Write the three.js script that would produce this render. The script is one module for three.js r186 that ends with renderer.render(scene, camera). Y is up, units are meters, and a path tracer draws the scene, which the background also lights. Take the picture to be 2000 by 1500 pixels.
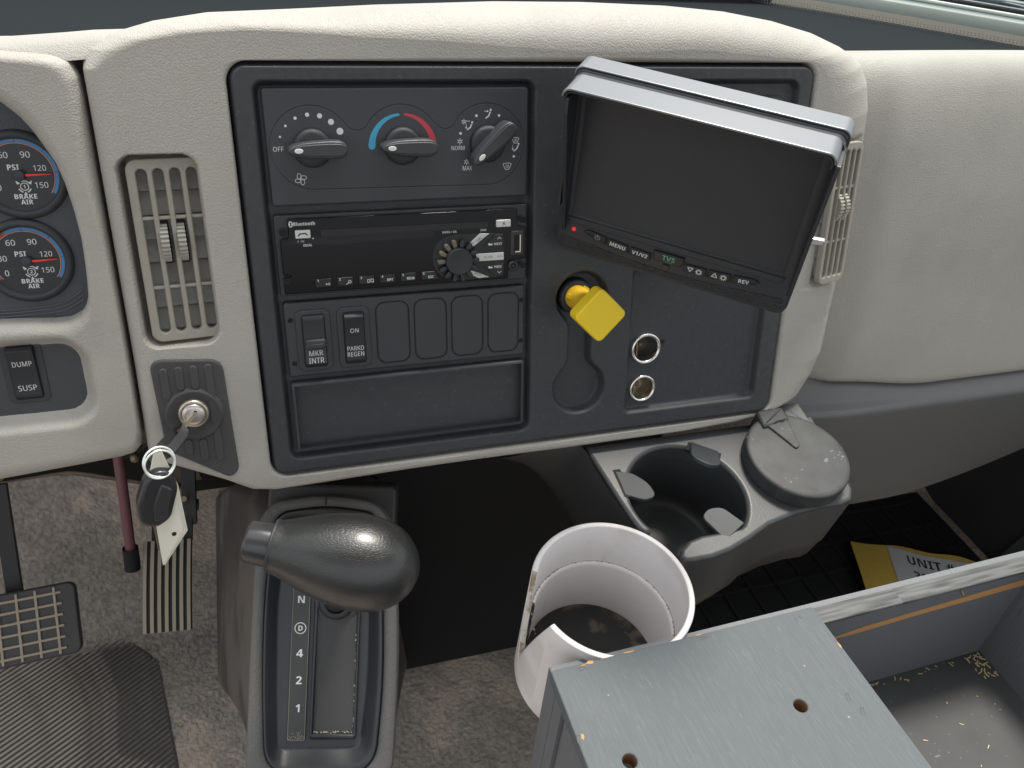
import * as THREE from 'three';
import { mergeGeometries } from 'three/addons/utils/BufferGeometryUtils.js';

// ------------------------------------------------------------------ camera, sky, sun, exposure
const scene = new THREE.Scene();
const camera = new THREE.PerspectiveCamera(50.32, 4 / 3, 0.02, 300);
camera.position.set(-0.2042, 0.2911, 0.5011);
camera.up.set(0.10597, 0.79929, -0.59153);
camera.lookAt(-0.2042 + 0.27963, 0.2911 - 0.59483, 0.5011 - 0.75365);
const renderer = new THREE.WebGLRenderer({ antialias: true });
renderer.setSize(1024, 768);
renderer.toneMapping = THREE.LinearToneMapping;
renderer.toneMappingExposure = 1.72;
renderer.shadowMap.enabled = true;
const SUN = new THREE.Vector3(0.22, 0.93, -0.26).normalize();
{
  const W = 256, H = 128, px = new Float32Array(W * H * 4);
  for (let j = 0; j < H; j++) for (let i = 0; i < W; i++) {
    const el = (j + 0.5) / H * Math.PI - Math.PI / 2, az = (i + 0.5) / W * Math.PI * 2 - Math.PI;
    const d = [Math.cos(el) * Math.cos(az), Math.sin(el), Math.cos(el) * Math.sin(az)];
    const s = Math.max(0, d[0] * SUN.x + d[1] * SUN.y + d[2] * SUN.z), o = (j * W + i) * 4;
    let c = [0.82, 0.85, 0.88].map((v) => v * (0.64 + 0.22 * Math.max(0, d[1])) + 0.5 * Math.pow(s, 5));
    const g = THREE.MathUtils.smoothstep(d[1], -0.06, 0.03), gr = [0.2, 0.18, 0.155];
    c = c.map((v, k) => gr[k] * (1 - g) + v * g);
    px.set([c[0], c[1], c[2], 1], o);
  }
  const sky = new THREE.DataTexture(px, W, H, THREE.RGBAFormat, THREE.FloatType);
  sky.mapping = THREE.EquirectangularReflectionMapping; sky.magFilter = THREE.LinearFilter; sky.needsUpdate = true;
  scene.background = sky; scene.environment = sky;
}
const sun = new THREE.DirectionalLight(0xfff8ee, 2.7);
sun.position.copy(SUN).multiplyScalar(6); sun.castShadow = true; sun.shadow.radius = 24;
Object.assign(sun.shadow.camera, { left: -1.5, right: 1.5, top: 1.5, bottom: -1.5, near: 0.1, far: 20 });
sun.shadow.mapSize.set(2048, 2048);
scene.add(sun, sun.target);

// ------------------------------------------------------------------ helpers. Shapes are written in millimetres, places in metres
const PI = Math.PI, R = (d) => d * PI / 180, clamp = THREE.MathUtils.clamp, lerp = THREE.MathUtils.lerp, sstep = THREE.MathUtils.smoothstep;
let seed = 7; const rnd = () => { seed = (seed * 1664525 + 1013904223) >>> 0; return seed / 4294967296; };
const LEAN = R(-15), uD = [1, 0, 0], vD = [0, Math.cos(LEAN), Math.sin(LEAN)], nD = [0, -Math.sin(LEAN), Math.cos(LEAN)];
const dash = (u, v, w = 0) => [u * 0.001, (v * vD[1] + w * nD[1]) * 0.001, (v * vD[2] + w * nD[2]) * 0.001];
const names = new Map();
function numbered(n) { const k = names.get(n) ?? 0; names.set(n, k + 1); return k ? n + '_' + String(k).padStart(3, '0') : n; }
function tag(o, label, category, group) { Object.assign(o.userData, { label, category }); if (group) o.userData.group = group; return o; }
function thing(name, label, category, pos = [0, 0, 0], rot = [0, 0, 0], group) {
  const o = new THREE.Group(); o.name = numbered(name); o.position.set(...pos); o.rotation.set(...rot); scene.add(o);
  return tag(o, label, category, group);
}
// a thing on the dashboard face: its shapes are written in the face's own millimetres (u right, v up, w out), its base is at (u, v, w)
function onDash(name, label, category, u, v, w = 0, group) { const o = thing(name, label, category, dash(u, v, w), [LEAN, 0, 0], group); o.off = [u, v, w]; return o; }
function flat(g) { const h = g.index ? g.toNonIndexed() : g; for (const k of Object.keys(h.attributes)) if (!['position', 'normal', 'uv', 'color'].includes(k)) h.deleteAttribute(k); return h; }
function join(list) { const f = list.map(flat), all = f.every((g) => g.attributes.color); if (!all) f.forEach((g) => g.deleteAttribute('color')); return f.length > 1 ? mergeGeometries(f) : f[0]; }
function part(name, geo, mat, parent, label) {   // geo in millimetres
  const g = Array.isArray(geo) ? join(geo) : geo;
  if (!g.userData.m) { g.scale(0.001, 0.001, 0.001); g.userData.m = 1; }
  const m = new THREE.Mesh(g, mat); m.name = name; m.castShadow = m.receiveShadow = true;
  if (label) m.userData.label = label;
  (parent || scene).add(m); if (parent?.off) m.position.set(...parent.off.map((v) => -v * 0.001)); return m;
}
function structure(name, geo, mat) { const m = part(name, geo, mat, scene); m.userData.kind = 'structure'; return m; }
const at = (g, x = 0, y = 0, z = 0, rx = 0, ry = 0, rz = 0) => { if (rx || ry || rz) g.applyMatrix4(new THREE.Matrix4().makeRotationFromEuler(new THREE.Euler(rx, ry, rz))); return g.translate(x, y, z); };
function rrect(cx, cy, w, h, r, n = 7) {
  const p = []; r = Math.min(r, w / 2 - 1e-4, h / 2 - 1e-4);
  for (const [sx, sy, a0] of [[1, -1, -90], [1, 1, 0], [-1, 1, 90], [-1, -1, 180]])
    for (let i = 0; i <= n; i++) { const a = R(a0 + 90 * i / n); p.push([cx + sx * (w / 2 - r) + r * Math.cos(a), cy + sy * (h / 2 - r) + r * Math.sin(a)]); }
  return p;
}
const circle = (cx, cy, r, n = 40, a0 = 0) => Array.from({ length: n }, (_, i) => { const a = a0 + 2 * PI * i / n; return [cx + r * Math.cos(a), cy + r * Math.sin(a)]; });
function roundPoly(pts, radii, n = 5) {   // polygon (CCW) with its corners rounded
  const out = [], m = pts.length;
  pts.forEach((p, i) => {
    const a = pts[(i + m - 1) % m], b = pts[(i + 1) % m], r = Array.isArray(radii) ? radii[i] : radii;
    const u = [a[0] - p[0], a[1] - p[1]], v = [b[0] - p[0], b[1] - p[1]], lu = Math.hypot(...u), lv = Math.hypot(...v), d = Math.min(r, lu * 0.48, lv * 0.48);
    if (d < 0.05) { out.push(p); return; }
    const A = [p[0] + u[0] / lu * d, p[1] + u[1] / lu * d], B = [p[0] + v[0] / lv * d, p[1] + v[1] / lv * d];
    for (let k = 0; k <= n; k++) { const t = k / n; out.push([0, 1].map((c) => (1 - t) ** 2 * A[c] + 2 * t * (1 - t) * p[c] + t * t * B[c])); }
  });
  return out;
}
function outNormals(p) {
  const m = p.length; let area = 0;
  for (let i = 0; i < m; i++) { const a = p[i], b = p[(i + 1) % m]; area += a[0] * b[1] - a[1] * b[0]; }
  const s = area > 0 ? 1 : -1;
  return p.map((q, i) => {
    let a = p[(i + m - 1) % m], b = p[(i + 1) % m];
    let e1 = [q[0] - a[0], q[1] - a[1]], e2 = [b[0] - q[0], b[1] - q[1]]; const l1 = Math.hypot(...e1) || 1e-9, l2 = Math.hypot(...e2) || 1e-9;
    const n = [s * (e1[1] / l1 + e2[1] / l2), -s * (e1[0] / l1 + e2[0] / l2)], l = Math.hypot(...n) || 1; return [n[0] / l, n[1] / l];
  });
}
// a plate whose front face lies at z with its edge rounded by r and sides going back by h; uv in metres
function slab(poly, { z = 0, h = 5, r = 1, n = 3, dome = 0 } = {}) {
  const N = outNormals(poly), m = poly.length, P = [], No = [], U = [], I = [];
  const rings = []; for (let k = 0; k <= n; k++) { const a = PI / 2 * k / n; rings.push([-r + r * Math.sin(a), z - r + r * Math.cos(a), Math.sin(a), Math.cos(a)]); }
  rings.push([0, z - h, 1, 0]);
  rings.forEach(([o, zz, s, c]) => poly.forEach((q, i) => { P.push(q[0] + N[i][0] * o, q[1] + N[i][1] * o, zz); No.push(N[i][0] * s, N[i][1] * s, c); U.push((q[0] + N[i][0] * (o + z - zz)) / 1000, (q[1] + N[i][1] * (o + z - zz)) / 1000); }));
  let area = 0; for (let i = 0; i < m; i++) { const a = poly[i], b = poly[(i + 1) % m]; area += a[0] * b[1] - a[1] * b[0]; }
  for (let k = 0; k < rings.length - 1; k++) for (let i = 0; i < m; i++) { const a = k * m + i, b = k * m + (i + 1) % m, c = a + m, d = b + m; area > 0 ? I.push(a, c, b, b, c, d) : I.push(a, b, c, b, d, c); }
  const base = P.length / 3, cap = []; poly.forEach((q, i) => { const v = new THREE.Vector2(q[0] - N[i][0] * r, q[1] - N[i][1] * r), l = cap[cap.length - 1]; if (!l || l.distanceTo(v) > 0.02) cap.push(v); }); if (cap.length > 3 && cap[0].distanceTo(cap[cap.length - 1]) < 0.02) cap.pop();
  cap.forEach((q) => { P.push(q.x, q.y, z); No.push(0, 0, 1); U.push(q.x / 1000, q.y / 1000); });
  for (const f of THREE.ShapeUtils.triangulateShape(cap, [])) area > 0 ? I.push(base + f[0], base + f[1], base + f[2]) : I.push(base + f[0], base + f[1], base + f[2]);
  return mesh(P, I, U, No);
}
function mesh(P, I, U, No) {
  const g = new THREE.BufferGeometry(); g.setAttribute('position', new THREE.Float32BufferAttribute(P, 3));
  if (U) g.setAttribute('uv', new THREE.Float32BufferAttribute(U, 2));
  g.setIndex(I); if (No) g.setAttribute('normal', new THREE.Float32BufferAttribute(No, 3)); else g.computeVertexNormals();
  return g;
}
// surface through rows of points; each row an array of [x, y, z] of equal length
function skin(rows, closed = false, uvf, flip = false) {
  const m = rows[0].length, P = [], U = [], I = [];
  rows.forEach((r, j) => r.forEach((p, i) => { P.push(p[0], p[1], p[2]); const q = uvf ? uvf(p, i, j) : [p[0], p[1] - p[2]]; U.push(q[0] / 1000, q[1] / 1000); }));
  for (let j = 0; j < rows.length - 1; j++) for (let i = 0; i < (closed ? m : m - 1); i++) {
    const a = j * m + i, b = j * m + (i + 1) % m, c = a + m, d = b + m; flip ? I.push(a, c, b, b, c, d) : I.push(a, b, c, b, d, c);
  }
  return mesh(P, I, U);
}
const box = (w, h, d, x = 0, y = 0, z = 0) => { const g = new THREE.BoxGeometry(w, h, d).translate(x, y, z), p = g.attributes.position, n = g.attributes.normal, u = g.attributes.uv; for (let i = 0; i < p.count; i++) { const ax = Math.abs(n.getX(i)), ay = Math.abs(n.getY(i)); u.setXY(i, (ax > 0.5 ? p.getZ(i) : p.getX(i)) / 1000, (ay > 0.5 ? p.getZ(i) : p.getY(i)) / 1000); } return g; };
const lathe = (pts, n = 48) => { const g = new THREE.LatheGeometry(pts.map((p) => new THREE.Vector2(...p)), n); return g.rotateX(PI / 2); };   // axis z
const tube = (pts, r, seg = 40, n = 10, closed = false) => new THREE.TubeGeometry(new THREE.CatmullRomCurve3(pts.map((p) => new THREE.Vector3(...p)), closed), seg, r, n, closed);
const sdRR = (x, y, cx, cy, w, h, r) => { const qx = Math.abs(x - cx) - w / 2 + r, qy = Math.abs(y - cy) - h / 2 + r; return Math.min(Math.max(qx, qy), 0) + Math.hypot(Math.max(qx, 0), Math.max(qy, 0)) - r; };
const dip = (d, width) => sstep(-d, -width * 0.5, width * 0.5);   // 0 outside, 1 inside, a ramp of the given width round the edge

// ------------------------------------------------------------------ textures and materials
const G = 512;
function hash(x, y, s) { let h = (x * 374761393 + y * 668265263 + s * 974634777) | 0; h = Math.imul(h ^ (h >>> 13), 1274126177); return ((h ^ (h >>> 16)) >>> 0) / 4294967296; }
function vnoise(x, y, per, s = 0) {
  const xi = Math.floor(x), yi = Math.floor(y), fx = x - xi, fy = y - yi, u = fx * fx * (3 - 2 * fx), v = fy * fy * (3 - 2 * fy), w = (n) => ((n % per) + per) % per;
  const a = hash(w(xi), w(yi), s), b = hash(w(xi + 1), w(yi), s), c = hash(w(xi), w(yi + 1), s), d = hash(w(xi + 1), w(yi + 1), s);
  return a + (b - a) * u + (c - a) * v + (a - b - c + d) * u * v;
}
function worley(x, y, per, s, perY = per) {
  const xi = Math.floor(x), yi = Math.floor(y); let a = 9, b = 9;
  for (let j = -1; j <= 1; j++) for (let i = -1; i <= 1; i++) {
    const cx = (((xi + i) % per) + per) % per, cy = (((yi + j) % perY) + perY) % perY, d = Math.hypot(xi + i + hash(cx, cy, s) - x, yi + j + hash(cx, cy, s + 1) - y);
    if (d < a) { b = a; a = d; } else if (d < b) b = d;
  }
  return [a, b];
}
function grey(size, fn, metres) {
  const d = new Uint8Array(size * size * 4);
  for (let j = 0; j < size; j++) for (let i = 0; i < size; i++) { const v = clamp(fn(i / size, j / size), 0, 1) * 255, o = (j * size + i) * 4; d[o] = d[o + 1] = d[o + 2] = v; d[o + 3] = 255; }
  const t = new THREE.DataTexture(d, size, size); t.wrapS = t.wrapT = THREE.RepeatWrapping; t.magFilter = THREE.LinearFilter; t.repeat.set(1 / metres, 1 / metres); t.needsUpdate = true; return t;
}
function tint(size, fn, metres) {
  const d = new Uint8Array(size * size * 4);
  for (let j = 0; j < size; j++) for (let i = 0; i < size; i++) { const c = fn(i / size, j / size), o = (j * size + i) * 4; for (let k = 0; k < 3; k++) d[o + k] = clamp(c[k] <= 0.0031308 ? c[k] * 12.92 : 1.055 * Math.pow(c[k], 1 / 2.4) - 0.055, 0, 1) * 255; d[o + 3] = 255; }
  const t = new THREE.DataTexture(d, size, size); t.colorSpace = THREE.SRGBColorSpace; t.wrapS = t.wrapT = THREE.RepeatWrapping; t.magFilter = THREE.LinearFilter; t.repeat.set(1 / metres, 1 / metres); t.needsUpdate = true; return t;
}
const fbm = (x, y, per, s, o = 4) => { let v = 0, a = 0.5; for (let k = 0; k < o; k++) { v += a * vnoise(x * per, y * per, per, s + k * 17); per *= 2; a *= 0.5; } return v; };
const leatherTex = grey(1024, (x, y) => {
  const wx = x + 0.012 * (vnoise(x * 24, y * 24, 24, 3) - 0.5), wy = y + 0.012 * (vnoise(x * 24, y * 24, 24, 5) - 0.5);
  const [a, b] = worley(wx * 92, wy * 66, 92, 11, 66), [c, d] = worley(wx * 34, wy * 20, 34, 23, 20);
  return 0.55 * sstep(b - a, 0.0, 0.45) + 0.3 * sstep(d - c, 0, 0.2) + 0.25 * fbm(x, y, 16, 40, 3);
}, 0.14);
const grainTex = grey(512, (x, y) => 0.7 * vnoise(x * 170, y * 170, 170, 7) + 0.3 * vnoise(x * 256, y * 256, 256, 9), 0.09);
const smearTex = grey(512, (x, y) => 0.42 + 0.3 * fbm(x, y, 5, 71, 5) + 0.12 * vnoise(x * 8, y * 120, 120, 90), 0.35);
const matBump = grey(1024, (x, y) => 0.62 * sstep(vnoise(x * 105, y * 105, 105, 4), 0.25, 0.75) + 0.38 * vnoise(x * 190, y * 190, 190, 6), 0.4);
const S = (o) => new THREE.MeshStandardMaterial(o), C = (r, g, b) => new THREE.Color().setRGB(r, g, b);
const plastic = (c, rough, bump = grainTex, bs = 0.00006, extra = {}) => S({ color: C(...c), roughness: rough, bumpMap: bump, bumpScale: bs, ...extra });
const beigeMap = tint(512, (x, y) => { const n = fbm(x, y, 6, 15, 5) - 0.47, k = 1 + 0.22 * n - 0.05 * sstep(fbm(x, y, 11, 77, 5), 0.5, 0.75); return [0.395 * k, 0.38 * k, 0.345 * k]; }, 0.5);
const BEIGE = S({ map: beigeMap, roughness: 0.6, bumpMap: leatherTex, bumpScale: 0.00022, side: THREE.DoubleSide });
const BEIGE2 = plastic([0.34, 0.325, 0.275], 0.5);
const VENTGREY = plastic([0.3, 0.295, 0.27], 0.6);
const BLK = plastic([0.038, 0.042, 0.047], 0.44, grainTex, 0.00007, { roughnessMap: null });
const BLKV = plastic([1, 1, 1], 0.8, grainTex, 0.00009, { vertexColors: true, roughnessMap: smearTex });
const BLK2 = plastic([0.028, 0.03, 0.034], 0.42);
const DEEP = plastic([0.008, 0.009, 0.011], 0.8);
const GLOSS = S({ color: C(0.02, 0.018, 0.022), roughness: 0.14 });
const GREY = plastic([0.075, 0.077, 0.08], 0.5, grainTex, 0.00009);
const GREYD = plastic([0.045, 0.046, 0.048], 0.5);
const LID = S({ map: tint(512, (x, y) => { const k = 0.042 + 0.035 * (fbm(x, y, 9, 33, 5) - 0.45) + 0.1 * sstep(vnoise(x * 40, y * 46, 40, 12) * vnoise(x * 9, y * 9, 9, 14), 0.6, 0.75); return [k * 0.93, k * 0.98, k]; }, 0.11), roughness: 0.6, bumpMap: grainTex, bumpScale: 0.0001 });
const SILVER = S({ color: C(0.27, 0.275, 0.29), roughness: 0.36, metalness: 0.9 });
const CHROME = S({ color: C(0.8, 0.78, 0.74), roughness: 0.2, metalness: 1 });
const YELLOW = S({ color: C(0.95, 0.68, 0.025), roughness: 0.5 });
const WHITE = S({ color: C(0.75, 0.75, 0.73), roughness: 0.6 });
const RUBBER = plastic([0.06, 0.06, 0.062], 0.75, grainTex, 0.00012);

// printed faces: a canvas over a rectangle of the plate, in millimetres, x right and y up from the plate's own origin
const INK = '#d6d8d8';
function printed(bg, x0, y0, w, h, ppm, draw, extra = {}) {
  const cv = document.createElement('canvas'); cv.width = Math.round(w * ppm); cv.height = Math.round(h * ppm);
  const c = cv.getContext('2d'); c.fillStyle = bg; c.fillRect(0, 0, cv.width, cv.height);
  c.setTransform(ppm, 0, 0, ppm, -x0 * ppm, (y0 + h) * ppm);   // canvas y down: use y(v) = -v
  c.lineCap = 'round'; c.lineJoin = 'round'; draw(c);
  const t = new THREE.CanvasTexture(cv); t.colorSpace = THREE.SRGBColorSpace; t.magFilter = THREE.LinearFilter;
  t.repeat.set(1000 / w, 1000 / h); t.offset.set(-x0 / w, -y0 / h);
  return new THREE.MeshPhysicalMaterial({ map: t, roughness: 0.5, bumpMap: grainTex, bumpScale: 0.00006, ...extra });
}
function txt(c, s, x, y, size, { col = INK, bold = false, wide = 1, rot = 0, align = 'center' } = {}) {
  c.save(); c.translate(x, -y); c.rotate(-rot); c.scale(wide * 0.1, 0.1); c.font = (bold ? 'bold ' : '') + size * 10 + 'px sans-serif'; c.textAlign = align; c.textBaseline = 'middle'; c.fillStyle = col; c.fillText(s, 0, 0); c.restore();
}
const dot = (c, x, y, r, col = INK) => { c.fillStyle = col; c.beginPath(); c.arc(x, -y, r, 0, 7); c.fill(); };
function strokeLine(c, pts, w, col = INK, close = false) { c.strokeStyle = col; c.lineWidth = w; c.beginPath(); pts.forEach((p, i) => i ? c.lineTo(p[0], -p[1]) : c.moveTo(p[0], -p[1])); if (close) c.closePath(); c.stroke(); }
function fillPoly(c, pts, col = INK) { c.fillStyle = col; c.beginPath(); pts.forEach((p, i) => i ? c.lineTo(p[0], -p[1]) : c.moveTo(p[0], -p[1])); c.closePath(); c.fill(); }

// ------------------------------------------------------------------ loft between an opening and an outer outline, four matched sides each
function sideSamples(pts, n) {   // resample a polyline to n + 1 points
  const L = [0]; for (let i = 1; i < pts.length; i++) L.push(L[i - 1] + Math.hypot(pts[i][0] - pts[i - 1][0], pts[i][1] - pts[i - 1][1]));
  const out = []; for (let k = 0; k <= n; k++) { const t = L[L.length - 1] * k / n; let i = 1; while (i < L.length - 1 && L[i] < t) i++; const f = (t - L[i - 1]) / (L[i] - L[i - 1] || 1); out.push([lerp(pts[i - 1][0], pts[i][0], f), lerp(pts[i - 1][1], pts[i][1], f)]); }
  return out;
}
function panelLoft(sides, { face = 46, recess = 8, lip = 4, back = 200, disp }) {
  const cols = [];
  sides.forEach(({ inner, outer, n, roll, depth, lip: sl }, si) => {
    const a = sideSamples(inner, n), b = sideSamples(outer, n), nx = sides[(si + 1) % sides.length], closed = sides.closed !== false;
    for (let k = 0; k < (si === sides.length - 1 && !closed ? n + 1 : n); k++) {
      const t = k / n, pv = sides[(si + sides.length - 1) % sides.length];
      const mix = (key) => { const me = sides[si][key], w = 0.5 * (1 - Math.min(1, t * 4)), w2 = 0.5 * (1 - Math.min(1, (1 - t) * 4)); return me * (1 - w - w2) + pv[key] * w + nx[key] * w2; };
      cols.push({ I: a[k], O: b[k], roll: mix('roll'), depth: mix('depth') });
    }
  });
  const rows = [];
  const row = (f) => rows.push(cols.map(f));
  row((c) => [...c.I, -recess - lip]);
  for (let k = 0; k <= 4; k++) row((c) => { const a = PI / 2 * k / 4, L = Math.hypot(c.O[0] - c.I[0], c.O[1] - c.I[1]), o = lip * (1 - Math.cos(a)) / L; return [lerp(c.I[0], c.O[0], o), lerp(c.I[1], c.O[1], o), -lip + lip * Math.sin(a)]; });
  const pos = (c, q) => { const L = Math.hypot(c.O[0] - c.I[0], c.O[1] - c.I[1]), s = lerp(lip / L, 1 - Math.min(c.roll / L, 0.95), q); return [lerp(c.I[0], c.O[0], s), lerp(c.I[1], c.O[1], s)]; };
  for (let k = 1; k <= face; k++) row((c) => { const p = pos(c, k / face); return [p[0], p[1], disp ? disp(p[0], p[1]) : 0]; });
  for (let k = 1; k <= 12; k++) row((c) => { const a = PI / 2 * k / 12, L = Math.hypot(c.O[0] - c.I[0], c.O[1] - c.I[1]), d = Math.min(c.roll, 0.95 * L) * (1 - Math.sin(a)), s = 1 - d / L, x = lerp(c.I[0], c.O[0], s), y = lerp(c.I[1], c.O[1], s); return [x, y, -c.depth * (1 - Math.cos(a)) + (disp ? disp(x, y) : 0)]; });
  for (const e of [0.12, 0.4, 1]) row((c) => { const L = Math.hypot(c.O[0] - c.I[0], c.O[1] - c.I[1]); const s = 1 - 0.06 * e; return [lerp(c.I[0], c.O[0], s), lerp(c.I[1], c.O[1], s), -c.depth - back * e]; });
  let acc = [];
  return skin(rows, sides.closed !== false, (p, i, j) => { if (!j) acc[i] = 0; else { const q = rows[j - 1][i]; acc[i] += Math.hypot(p[0] - q[0], p[1] - q[1], j > 5 && j < face + 12 ? 0 : p[2] - q[2]); } const c = cols[i], L = Math.hypot(c.O[0] - c.I[0], c.O[1] - c.I[1]), x = c.I[0] + (c.O[0] - c.I[0]) / L * acc[i], y = c.I[1] + (c.O[1] - c.I[1]) / L * acc[i]; return [x, y]; });
}
const arc = (cx, cy, r, a0, a1, n = 8) => Array.from({ length: n + 1 }, (_, i) => { const a = R(a0 + (a1 - a0) * i / n); return [cx + r * Math.cos(a), cy + r * Math.sin(a)]; });

// ------------------------------------------------------------------ ground, cab floor, windshield
structure('ground', at(new THREE.PlaneGeometry(200000, 200000), 0, -1900, -101500, -PI / 2), S({ map: tint(512, (x, y) => { const n = fbm(x, y, 8, 5, 5); return [0.42 + 0.12 * n, 0.35 + 0.1 * n, 0.28 + 0.08 * n]; }, 6), roughness: 1 }));
const FY = -680;
const floorMap = tint(1024, (x, y) => {
  const n = fbm(x, y, 5, 51, 5), m = fbm(x, y, 40, 61, 3), g = vnoise(x * 150, y * 150, 150, 34), k = 0.26 + 0.07 * sstep(n, 0.34, 0.62) + 0.04 * (m - 0.45) + 0.13 * (g - 0.5), d = sstep(n + 0.25 * m, 0.6, 0.72) * 0.5;
  return [k * 1.14 + d * 0.2, k * 1.0 + d * 0.14, k * 0.88 + d * 0.08];
}, 0.62);
const FLOOR = S({ map: floorMap, roughness: 0.85, bumpMap: matBump, bumpScale: 0.0009, side: THREE.DoubleSide });
{
  const prof = []; for (const [z, y] of [[1400, FY], [-250, FY]]) prof.push([z, y]);
  for (let k = 1; k <= 6; k++) { const a = R(47 * k / 6); prof.push([-250 - 90 * Math.sin(a), FY + 90 * (1 - Math.cos(a))]); }
  const e = prof[prof.length - 1]; prof.push([e[0] - 124, e[1] + 130]);
  let s = 0, rows = prof.map((p, i) => { if (i) s += Math.hypot(p[0] - prof[i - 1][0], p[1] - prof[i - 1][1]); const t = s, last = i === prof.length - 1; return Array.from({ length: 81 }, (_, k) => { const x = -1000 + 25 * k, q = last ? clamp((x + 486) / 160, 0, 1) - clamp((-490 - x) / 420, -0, 1) * -0.3 : 0; return [x, p[1] - 36 * q, p[0] + 30 * q, t]; }); });
  structure('floor', skin(rows, false, (p) => [p[0], p[3]]), FLOOR);
}
{
  const t = thing('toe_board_trim', 'worn tan edge strip along the top of the textured toe board', 'trim', [-0.486, -0.526, -0.445]);
  part('strip', tube([[-420, -12, 3], [-150, -7, 2], [-10, 0, 0], [4, 0, 0], [90, -20, 16], [160, -36, 30]], 4, 60, 6), S({ color: C(0.3, 0.24, 0.18), roughness: 0.9 }), t);
}
// dark shelf, firewall and the panel that closes the open space under the dashboard
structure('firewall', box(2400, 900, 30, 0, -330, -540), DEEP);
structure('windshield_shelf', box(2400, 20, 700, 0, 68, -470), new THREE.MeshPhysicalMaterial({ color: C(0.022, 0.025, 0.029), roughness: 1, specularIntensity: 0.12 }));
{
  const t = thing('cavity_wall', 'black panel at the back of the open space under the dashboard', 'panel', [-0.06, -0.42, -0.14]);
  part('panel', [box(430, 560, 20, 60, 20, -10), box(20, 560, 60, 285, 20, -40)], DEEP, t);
}
{
  const HEAD = S({ color: C(0.42, 0.41, 0.38), roughness: 0.9 }), TRIM = S({ color: C(0.2, 0.195, 0.185), roughness: 0.8 });
  structure('cab_roof', box(2500, 40, 700, 0, 800, 760), HEAD);
  structure('cab_rear_wall', box(2500, 460, 40, 0, -450, 1270), S({ color: C(0.2, 0.19, 0.18), roughness: 0.9 }));
  structure('cab_side_wall', box(40, 460, 1900, 1010, -450, 330), TRIM);
}
const wz = (x) => { const q = x > 0 ? x : -x * 0.8; return -700 + 0.8386e-3 * q * q - 0.184e-9 * q ** 4; };
{
  const t = thing('windshield', 'curved windshield with a black border band and dot pattern along its base', 'windshield', [0, 0.07, -0.7]);
  const xs = Array.from({ length: 61 }, (_, i) => -900 + 30 * i), K = 0.75;
  const at0 = (x, h, o = 0) => [x, h - (h < 0 ? 0 : 0), wz(x) + 700 + h * K + o];
  part('border_band', skin([[-120, 0.5], [0, 0.5]].map(([h]) => xs.map((x) => at0(x, h, 1.5)))), plastic([0.012, 0.013, 0.016], 0.5), t);
  part('pane', skin([0, 200, 500].map((h) => xs.map((x) => at0(x, h)))), new THREE.MeshPhysicalMaterial({ color: C(0.9, 0.95, 0.93), transmission: 1, roughness: 0, thickness: 0, ior: 1.5, side: THREE.DoubleSide }), t);
  const dots = []; for (let r = 0; r < 6; r++) for (let i = 0; i < 190; i++) { const x = 250 + i * 3.2 + (r % 2) * 1.6, p = at0(x, 1.6 + r * 2.9, 1.5); dots.push(at(new THREE.CircleGeometry(1.5 - 0.12 * r, 7), 0, 0, 0, -R(53)).translate(...p)); }
  part('dot_pattern', dots, plastic([0.012, 0.013, 0.016], 0.5), t).userData.kind = 'stuff';
  const c = thing('cowl', 'grey-green cowl strip with a pale trim line outside the windshield', 'cowl', [0.3, 0.08, -0.7]);
  const cx = (x, dy, dz) => [x - 300, dy, wz(x) + 700 + dz], xr = xs.filter((x) => x > -200);
  part('pale_ledge', skin([xr.map((x) => cx(x, -40, -10)), xr.map((x) => cx(x, 9, -14))]), S({ color: C(0.42, 0.37, 0.33), roughness: 0.9 }), c);
  part('seal', skin([xr.map((x) => cx(x, 9, -14.5)), xr.map((x) => cx(x, 21, -18)), xr.map((x) => cx(x, 23, -30)), xr.map((x) => cx(x, 20, -60))]), plastic([0.19, 0.21, 0.2], 0.5), c);
  part('trim_line', tube(xr.map((x) => cx(x, 24, -64)), 2.4, 90, 6), S({ color: C(0.5, 0.52, 0.5), roughness: 0.5 }), c);
  part('grille', skin([xr.map((x) => cx(x, 18, -62)), xr.map((x) => cx(x, 19, -90)), xr.map((x) => cx(x, 18, -125)), xr.map((x) => cx(x, -20, -140))]), plastic([0.12, 0.15, 0.17], 0.5), c);
  const w = thing('wiper', 'blue-black windshield wiper lying on the cowl outside', 'wiper', [0.55, 0.1, -0.58]);
  const wp = (x, dy, dz) => [x - 550, dy, wz(x) + 580 + dz], xw = xs.filter((x) => x > 380 && x < 860);
  part('arm', tube(xw.map((x) => wp(x, 11, -118)), 5, 60, 6), plastic([0.09, 0.12, 0.14], 0.4), w);
  part('blade', tube(xw.map((x) => wp(x, 7, -92)), 3.5, 60, 6), plastic([0.02, 0.025, 0.03], 0.4), w);
  for (const x of [470, 540, 610, 680, 740]) part('bracket', tube([wp(x, 11, -118), wp(x + 22, 10, -104), wp(x + 30, 7, -92)], 2.5, 8, 6), plastic([0.06, 0.08, 0.1], 0.4), w);
}

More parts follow.
